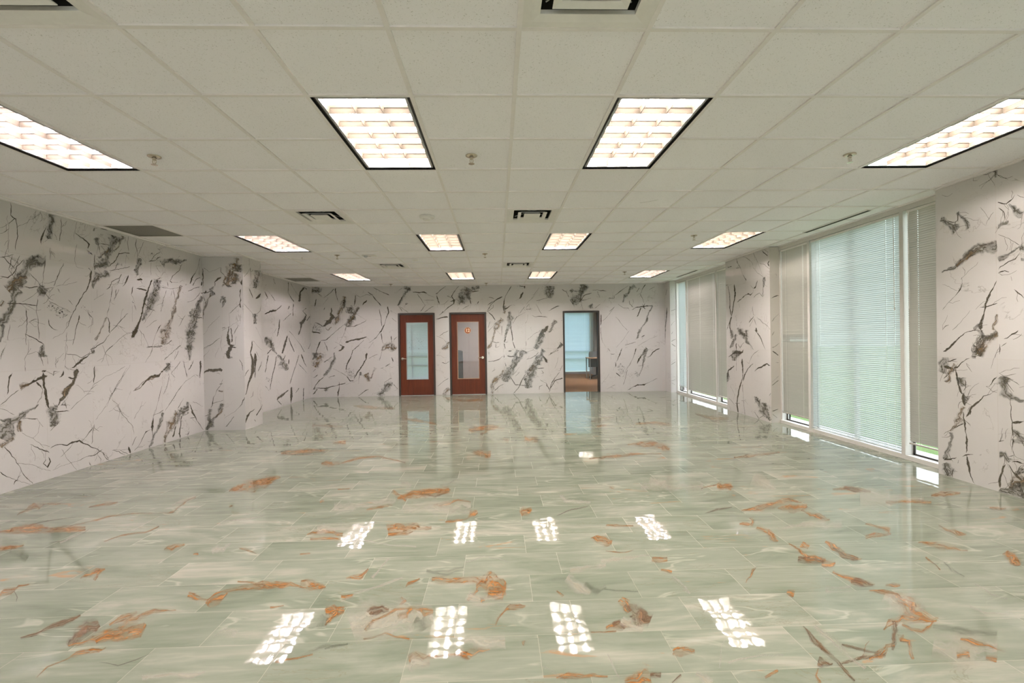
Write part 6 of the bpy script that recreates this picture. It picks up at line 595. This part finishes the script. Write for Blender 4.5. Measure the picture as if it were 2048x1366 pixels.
# ---------------------------------------------------------------- windows on the right
def make_window(k,a,b,mull,split=None):
    '''frame between y=a and y=b; the outside lies at +x'''
    t=thing('window_%d'%k,(0,0,0)); struct(t)
    x0,x1=XW,XW+.125; m=MB()
    m.box(x0,x1,a,b,0,.050); m.box(x0,x1,a,b,2.815,H); 
    m.box(x0+.01,x1,a,a+.03,.05,2.815); m.box(x0+.01,x1,b-.03,b,.05,2.815)
    m.box(x0-.004,x0,a,b,0,.012)
    for y in mull: m.box(x0-.004,x1,y-.026,y+.026,.05,2.815)
    if split: m.box(x0+.075,x1,split-.022,split+.022,.05,2.815)
    m.box(x0-.002,x0,a,b,2.82,2.835)
    m.build('window_frame',MAT['alu'],t,bevel=.003)
    m=MB(); ys=[a]+list(mull)+[b]
    for y0,y1 in zip(ys,ys[1:]):
        q0,q1=y0+.03,y1-.03
        m.box(x0+.085,x0+.10,q0,q0+.018,.05,2.815); m.box(x0+.085,x0+.10,q1-.018,q1,.05,2.815); m.box(x0+.085,x0+.10,q0,q1,.05,.068)
    m.build('glazing_gasket',MAT['dark'],t)
    m=MB(); m.quad((x0+.095,a+.03,.05),(x0+.095,b-.03,.05),(x0+.095,b-.03,2.815),(x0+.095,a+.03,2.815)); m.build('window_pane',MAT['glass'],t,fix=False)
MUL={(6.88,9.86):(7.63,9.19),(2.46,5.39):(3.04,4.653),(-1.96,.97):(-1.35,.35),(-6.40,-3.45):(-5.8,-4.05)}
for k,(a,b) in enumerate(WINS): make_window(k+1,a,b,MUL[(a,b)],{0:None,1:3.86}.get(k))

def slats(width,z0,z1,tilt,mat,parent,holes,pitch=.0245,bent=None,name='slats',w=.0280):
    '''slats along local X, room side is local -Y'''
    m=MB(); z=z1; cuts=[]
    xs=[-width/2]; 
    for h in sorted(holes): xs+=[h-.0022,h+.0022]
    xs.append(width/2); hol={2*i+1 for i in range(len(holes))}
    r=random.Random(int(width*1000)+int(z0*100))
    while z>z0:
        a=tilt+r.uniform(-2.5,2.5)
        if bent and bent[0]<z<bent[1]: a=bent[2]+r.uniform(-8,8)
        a=R(a); prof=[]
        for s_ in (-1,-.33,.33,1):
            d=s_*w/2; bow=.0022*(1-s_*s_)
            prof.append((d*math.cos(a)-bow*math.sin(a), -d*math.sin(a)-bow*math.cos(a)*-1))
        for i in range(len(xs)-1):
            for kk in range(3):
                if i in hol and kk==1: continue
                (y0,q0),(y1,q1)=prof[kk],prof[kk+1]
                m.quad((xs[i],y0,z+q0),(xs[i+1],y0,z+q0),(xs[i+1],y1,z+q1),(xs[i],y1,z+q1))
        z-=pitch
    return m.build(name,mat,parent,fix=False,smooth=True)
def make_blind(width,zb,tilt,mat,holes,wand=None,zt=2.785,bent=None,pitch=.0245,w=.0280):
    t=thing('window_blind')
    m=MB(); m.box(-width/2,width/2,-.018,.018,zt,zt+.026); m.build('headrail',MAT['white'],t,bevel=.002)
    slats(width,zb+.02,zt-.012,tilt,mat,t,holes,bent=bent,pitch=pitch,w=w)
    m=MB(); m.box(-width/2,width/2,-.013,.013,zb-.004,zb+.012); m.build('bottom_rail',mat,t,bevel=.002)
    for h in holes:
        m=MB()
        for yy in (-.0145,.0145): m.tube([(h,yy,zt),(h,yy,zb)],.0009,4)
        m.build('ladder_cord',MAT['white'],t)
    if wand is not None:
        m=MB(); m.tube([(wand,-.024,zt+.01),(wand,-.030,zt-.05),(wand,-.026,zt-1.05)],.0035,6); m.lathe([(.003,0),(.007,-.01),(.006,-.035),(.002,-.04)],wand,-.026,zt-1.05,8); m.build('tilt_wand',MAT['white'],t)
    return t
def hang(t,y,label,group='blinds on the right-hand windows'):
    t.location=(XW+.030,y,0); t.rotation_euler=(0,0,-math.pi/2); tag(t,label,'blind',group)
# local +X = world -y, local -Y = room side
def lite(y0,y1): return (y0+y1)/2,(y1-y0)
c,w_=lite(4.685,5.355); hang(make_blind(w_,.175,70,MAT['slat_grey'],(-.21,.20),None,bent=(1.31,1.43,56)),c,'greige blind in the narrow left light of the near window, a few slats bent open')
c,w_=lite(3.07,4.625); hang(make_blind(w_,.066,60,MAT['slat_pale'],(-.68,-.60,.56,.68),.70),c,'wide pale green-white blind in the middle of the near window, lowered to the sill')
c,w_=lite(2.47,2.985); hang(make_blind(w_,.185,70,MAT['slat_grey'],(-.13,.21),-.22),c,'greige blind nearest the camera, grass showing below its bottom rail')
c,w_=lite(9.22,9.82); hang(make_blind(w_-.10,.19,52,MAT['slat_pale'],(-.17,.17)),c-.03,'open bluish blind in the far left light of the far window')
c,w_=lite(7.665,9.155); hang(make_blind(w_,.15,69,MAT['slat_grey'],(-.66,-.05,.62)),c,'wide grey blind in the middle of the far window')
c,w_=lite(6.92,7.60); hang(make_blind(w_,.17,68,MAT['slat_grey'],(-.24,.2)),c,'narrow grey blind of the far window, partly hidden by the marble pier')
for (y0,y1),wh in (((-1.32,.32),'first'),((-5.77,-4.08),'second')):
    c,w_=lite(y0,y1); hang(make_blind(w_,.07,60,MAT['slat_pale'],(-.6,.6)),c,'wide pale blind in the %s window behind the camera'%wh,'unseen rear blinds')
for (y0,y1),wh in (((.38,.94),'front of the first'),((-1.93,-1.38),'back of the first'),((-4.02,-3.48),'front of the second'),((-6.37,-5.83),'back of the second')):
    c,w_=lite(y0,y1); hang(make_blind(w_,.18,66,MAT['slat_grey'],(-.2,.2)),c,'narrow grey blind at the %s window behind the camera'%wh,'unseen rear blinds')

# ---------------------------------------------------------------- doors
def frame_mb(m,x0,x1,z1,y0,y1,w=.048):
    m.box(x0,x0+w,y0,y1,0,z1); m.box(x1-w,x1,y0,y1,0,z1); m.box(x0+w,x1-w,y0,y1,z1-w,z1)
def make_door(k,x0,x1,gx0,gx1,gz0,gz1,lever_x,lever_dir,bead):
    t=thing('door_%d'%k,(0,0,0)); struct(t)
    m=MB(); frame_mb(m,x0,x1,DH,YB-.022,YB+.15,.046); m.box(x0+.046,x0+.06,YB+.05,YB+.075,0,DH-.046); m.box(x1-.06,x1-.046,YB+.05,YB+.075,0,DH-.046); m.build('door_frame',MAT['dark'],t,bevel=.003)
    a,b,z0,z1=x0+.050,x1-.050,.012,DH-.050; yf,yb=YB+.004,YB+.048
    m=MB(); m.box(a,gx0,yf,yb,z0,z1); m.box(gx1,b,yf,yb,z0,z1); m.box(gx0,gx1,yf,yb,z0,gz0); m.box(gx0,gx1,yf,yb,gz1,z1); m.build('door_leaf',MAT['wood'],t)
    m=MB(); e=.013
    for q in ((gx0,gx0+e,gz0,gz1),(gx1-e,gx1,gz0,gz1),(gx0+e,gx1-e,gz0,gz0+e),(gx0+e,gx1-e,gz1-e,gz1)): m.box(q[0],q[1],yf-.006,yb+.006,q[2],q[3])
    m.build('glazing_bead',bead,t)
    m=MB(); m.quad((gx0,YB+.025,gz0),(gx1,YB+.025,gz0),(gx1,YB+.025,gz1),(gx0,YB+.025,gz1)); m.build('door_glass',MAT['glass'],t,fix=False)
    hd=MB(); hd.lathe([(.033,-.012),(.034,-.004),(.034,0)],lever_x,yf,.968,20,'y'); hd.lathe([(.013,-.055),(.013,-.012)],lever_x,yf,.968,12,'y')
    h=hd.build('door_handle',MAT['chrome'],t,smooth=True)
    m=MB(); m.tube([(lever_x,yf-.052,.968),(lever_x+lever_dir*.03,yf-.055,.970),(lever_x+lever_dir*.085,yf-.052,.965),(lever_x+lever_dir*.118,yf-.045,.960)],[.016,.013,.010,.008],10); m.build('lever',MAT['chrome'],h,smooth=True)
    m=MB(); m.box(x0+.05,x1-.05,YB-.012,YB+.10,0,.010); m.build('threshold',MAT['bead'],t,bevel=.002)
    return t
door1=make_door(1,*DOORS[0],-2.498,-1.930,.418,1.912,-2.598,1,MAT['bead'])
door2=make_door(2,*DOORS[1],-1.170,-.598,.412,1.915,-.508,-1,MAT['oak'])
# scattered star decals on the glass of the first door
m=MB(); r=random.Random(3)
for (x,z,s_) in [(.63,.66,.7),(.35,.72,.6),(.07,.70,.5),(.13,.66,.7),(.24,.70,.5),(.32,.70,.5),(.39,.70,.4),(.53,.72,.7),(.57,.685,1),(.71,.67,1),(.68,.63,.6),(.58,.61,.6),(.56,.55,1),(.40,.60,.4),(.14,.57,.8),(.22,.53,.5),(.42,.60,.3),(.30,.58,.5),(.32,.49,.4),(.12,.48,.7),(.50,.47,.5),(.40,.78,.3),(.50,.80,.4),(.46,.74,.3),(.78,.69,.5),(.62,.80,.4),(.30,.54,.5),(.20,.62,.3),(.65,.72,.5),(.74,.60,.4),(.47,.66,.3),(.36,.46,.3)]:
    cx,cz,rr=-2.498+.568*x, .418+1.494*(z-.01), .0085*s_+.002; n=len(m.v)
    for q in range(10): a=math.pi*q/5+math.pi/2; q_=rr if q%2==0 else rr*.5; m.v.append((cx+q_*math.cos(a),YB+.0235,cz+q_*math.sin(a)))
    m.f.append(tuple(range(n,n+10))); m.mi.append(0)
m.build('star_decals',MAT['black'],door1,fix=False)
# round room number sign
t=thing('door_sign',(-.892,YB+.020,1.683)); m=MB(); m.lathe([(.080,.002),(.080,-.005),(.078,-.006)],0,0,0,40,'y'); m.build('disc',MAT['orange'],t,fix=True)
m=MB(); m.lathe([(.086,.003),(.086,-.001)],0,0,0,40,'y'); m.build('border',MAT['cream'],t)
fc=bpy.data.curves.new('number','FONT'); fc.body='12'; fc.size=.115; fc.align_x='CENTER'; fc.align_y='CENTER'; fc.extrude=.001; fc.offset=.005
tmp=bpy.data.objects.new('number',fc); S.collection.objects.link(tmp); bpy.context.view_layer.update()
me=bpy.data.meshes.new_from_object(tmp); bpy.data.objects.remove(tmp); me.materials.clear(); me.materials.append(MAT['cream'])
o=bpy.data.objects.new('number',me); S.collection.objects.link(o); o.parent=t; o.location=(0,-.0085,0); o.rotation_euler=(R(90),0,0)
tag(t,'round burnt orange sign with cream number 12 on the glass of the right red door','sign')
# glazed black opening to the open office
t=thing('door_3'); struct(t); m=MB(); frame_mb(m,*DOORS[2],DH,YB-.022,YB+.15,.042); m.build('door_frame',MAT['dark'],t,bevel=.003)
m=MB(); x0,x1=DOORS[2]; m.quad((x0+.042,YB+.06,0),(x1-.042,YB+.06,0),(x1-.042,YB+.06,DH-.042),(x0+.042,YB+.06,DH-.042)); m.build('door_glass',MAT['glass'],t,fix=False)

# ---------------------------------------------------------------- offices behind the back wall
Y0=YB+.14; YA=13.5; YC=16.8
mb=MB(); mb.quad((-5.2,Y0,-.001),(5.0,Y0,-.001),(5.0,YC+.1,-.001),(-5.2,YC+.1,-.001)); struct(mb.build('floor_office',MAT['carpet'],fix=False))
mb=MB(); mb.box(-5.2,5.0,Y0,YC+.2,2.75,2.9); struct(mb.build('ceiling_office',plain('office_ceiling',(.62,.60,.56),.9)))
mb=MB(); mb.box(-5.2,-5.1,Y0,YA+.1,0,2.75); mb.box(-1.62,-1.52,Y0,YA,0,2.75); mb.box(-1.52,.9,YA,YA+.1,0,2.75); mb.box(.9,1.0,Y0,YC+.1,0,2.75); mb.box(4.9,5.0,Y0,YC+.1,0,2.75)
mb.box(-5.1,-4.9,YA,YA+.1,0,2.75); mb.box(-4.9,-1.62,YA,YA+.1,2.55,2.75); mb.box(-4.9,-1.62,YA,YA+.1,0,.06); mb.box(-2.0,-1.62,YA,YA+.1,.06,2.55)
mb.box(3.64,4.9,YC-.55,YC+.1,0,2.75); mb.box(1.0,3.64,YC,YC+.1,2.55,2.75); mb.box(1.0,3.64,YC,YC+.1,0,.06)
struct(mb.build('wall_office',MAT['paint']))
def office_window(k,x0,x1,y,sp,z0=.06,z1=2.55):
    t=thing('window_%d'%k); struct(t); m=MB()
    for x in [x0+.02]+sp+[x1-.02]: m.box(x-.02,x+.02,y+.02,y+.09,z0,z1)
    m.box(x0,x1,y+.02,y+.09,z0,z0+.05); m.box(x0,x1,y+.02,y+.09,z1-.05,z1)
    for zz in (.62,.92): m.box(x0,x1,y+.03,y+.08,zz,zz+.035)
    m.build('window_frame',MAT['alu'],t); m=MB(); m.quad((x0,y+.06,z0),(x1,y+.06,z0),(x1,y+.06,z1),(x0,y+.06,z1)); m.build('window_pane',MAT['glass'],t,fix=False)
office_window(5,-4.9,-2.0,YA,[-2.93]); office_window(6,1.0,3.64,YC,[2.3])
b=make_blind(2.84,.08,58,MAT['slat_blue'],(-1.2,.52,1.2),zt=2.49,pitch=.03,w=.034); b.location=(-3.45,YA-.04,0); tag(b,'pale blue lit blind seen through the glass of the left red door','blind')
b=make_blind(2.58,.10,60,MAT['slat_blue'],(-1.0,.35,1.1),zt=2.49,pitch=.03,w=.034); b.location=(2.32,YC-.04,0); tag(b,'blue-grey blind at the back of the office seen through the black frame','blind')
for (x,y,lb_) in ((-3.4,12.0,'unseen fill light added in the office behind the left red door'),(-.4,12.0,'unseen fill light added in the office behind the right red door'),(2.9,13.6,'unseen fill light added in the office behind the black-framed glass')):
    o=dup(la,(x,y,2.60)); tag(o,lb_,'ceiling light')  # fixture copies out of view, added to brighten the offices
# pilaster with vertical reveals in the far office
t=thing('office_curtain',(0,0,0)); m=MB(); n=22
pts=[(3.66+.048*k,YC-.60-.035*math.sin(k*1.7)) for k in range(n)]
for (a,b_),(c,d) in zip(pts,pts[1:]): m.box(min(a,c),max(a,c),min(b_,d)-.012,max(b_,d)+.012,.02,2.70)
m.build('drape',plain('grey_drape',(.36,.35,.33),.85),t); m=MB(); m.tube([(3.6,YC-.60,2.72),(4.75,YC-.60,2.72)],.012,8); m.build('rail',MAT['bead'],t); tag(t,'grey vertical folded curtain at the right edge of the far office','curtain')
# desk and chair
t=thing('office_desk',(3.05,14.05,0)); m=MB(); m.box(0,1.5,0,.75,.725,.752); m.build('desktop',MAT['oak'],t,bevel=.003)
m=MB(); m.box(.03,1.47,.30,.32,.42,.72); m.build('modesty_panel',plain('slate_panel',(.10,.13,.14),.7),t)
for x in (.03,1.46):
    for y in (.03,.70): m=MB(); m.box(x-.014,x+.014,y-.014,y+.014,0,.725); m.build('leg',MAT['bead'],t)
tag(t,'desk with thin wooden top and slate panel behind the black-framed glass','desk')
def make_chair(loc,rz,mat,high,label):
    t=thing('office_chair',loc,rz)
    m=MB(); n=8
    for k in range(n):
        z0=.50+(high-.50)*k/n; z1=.50+(high-.50)*(k+1)/n; f=lambda z:.20+.10*((z-.5)/(high-.5))**1.5; w=lambda z:.22-.035*max(0,(z-high+.12)/.12)**2
        m.v+=[(-w(z0),f(z0),z0),(w(z0),f(z0),z0),(w(z0),f(z0)+.045,z0),(-w(z0),f(z0)+.045,z0),(-w(z1),f(z1),z1),(w(z1),f(z1),z1),(w(z1),f(z1)+.045,z1),(-w(z1),f(z1)+.045,z1)]
        b_=8*k
        for q in ((0,1,5,4),(1,2,6,5),(2,3,7,6),(3,0,4,7)): m.f.append(tuple(b_+i for i in q)); m.mi.append(0)
        if k==n-1: m.f.append((b_+4,b_+5,b_+6,b_+7)); m.mi.append(0)
        if k==0: m.f.append((3,2,1,0)); m.mi.append(0)
    m.build('backrest',mat,t,smooth=True)
    m=MB(); m.box(-.24,.24,-.24,.22,.42,.50); m.build('seat',mat,t,bevel=.02)
    m=MB(); m.tube([(0,0,.42),(0,0,.12)],.025,10); m.build('gas_column',MAT['dark'],t)
    for k in range(5):
        a=2*math.pi*k/5; m=MB(); m.tube([(0,0,.12),(.28*math.cos(a),.28*math.sin(a),.07)],[.02,.012],8); l=m.build('leg',MAT['dark'],t)
        m=MB(); m.lathe([(.022,-.015),(.028,-.01),(.028,.01),(.022,.015)],.28*math.cos(a),.28*math.sin(a),.029,12,'x'); m.build('caster',MAT['black'],l)
    return tag(t,label,'chair')
make_chair((3.42,14.62,0),0,MAT['mesh'],.95,'dark mesh office chair behind the desk in the glazed office')
# tall upholstered booth end beside the right red door
t=thing('upholstered_screen',(-1.50,12.45,0)); m=MB(); pr=[(0,0),(.315,0),(.315,1.085),(.30,1.10),(.20,1.122),(.10,1.130),(0,1.132)]; pr=[(x,z) for x,z in pr]; n=len(pr)
m.v=[(x,0,z*1+.06*(z<.01)) for x,z in pr]+[(x,.07,z*1+.06*(z<.01)) for x,z in pr]; m.f=[tuple(range(n)),tuple(range(2*n-1,n-1,-1))]+[(i,(i+1)%n,n+(i+1)%n,n+i) for i in range(n)]; m.mi=[0]*len(m.f); m.build('padded_panel',MAT['charcoal'],t,bevel=.008)
m=MB(); m.box(.01,.31,-.004,.0,.845,.853); m.build('seam',MAT['black'],t); m=MB(); m.box(.02,.06,-.1,.17,0,.06); m.box(.26,.30,-.1,.17,0,.06); m.build('foot',MAT['dark'],t)
tag(t,'dark charcoal padded screen seen low through the glass of the right red door','screen')

# ---------------------------------------------------------------- outdoors
mb=MB(); mb.quad((4.7,-8.3,-.12),(60,-8.3,-.12),(60,60,-.12),(4.7,60,-.12)); mb.quad((-40,16.95,-.12),(4.7,16.95,-.12),(4.7,60,-.12),(-40,60,-.12)); mb.quad((-40,13.62,-.12),(.85,13.62,-.12),(.85,16.95,-.12),(-40,16.95,-.12)); struct(mb.build('ground_lawn',MAT['grass'],fix=False))
mb=MB(); mb.box(4.66,5.35,-9,12,-.118,-.10); struct(mb.build('ground_gravel',MAT['gravel']))
mb=MB(); mb.box(-30,30,-40,YR-.2,-.14,-.10); struct(mb.build('ground_bounce_paving',plain('pale_bounce_concrete',(.55,.54,.51),.9)))  # unseen pale ground, added to bounce daylight in through the rear glazing
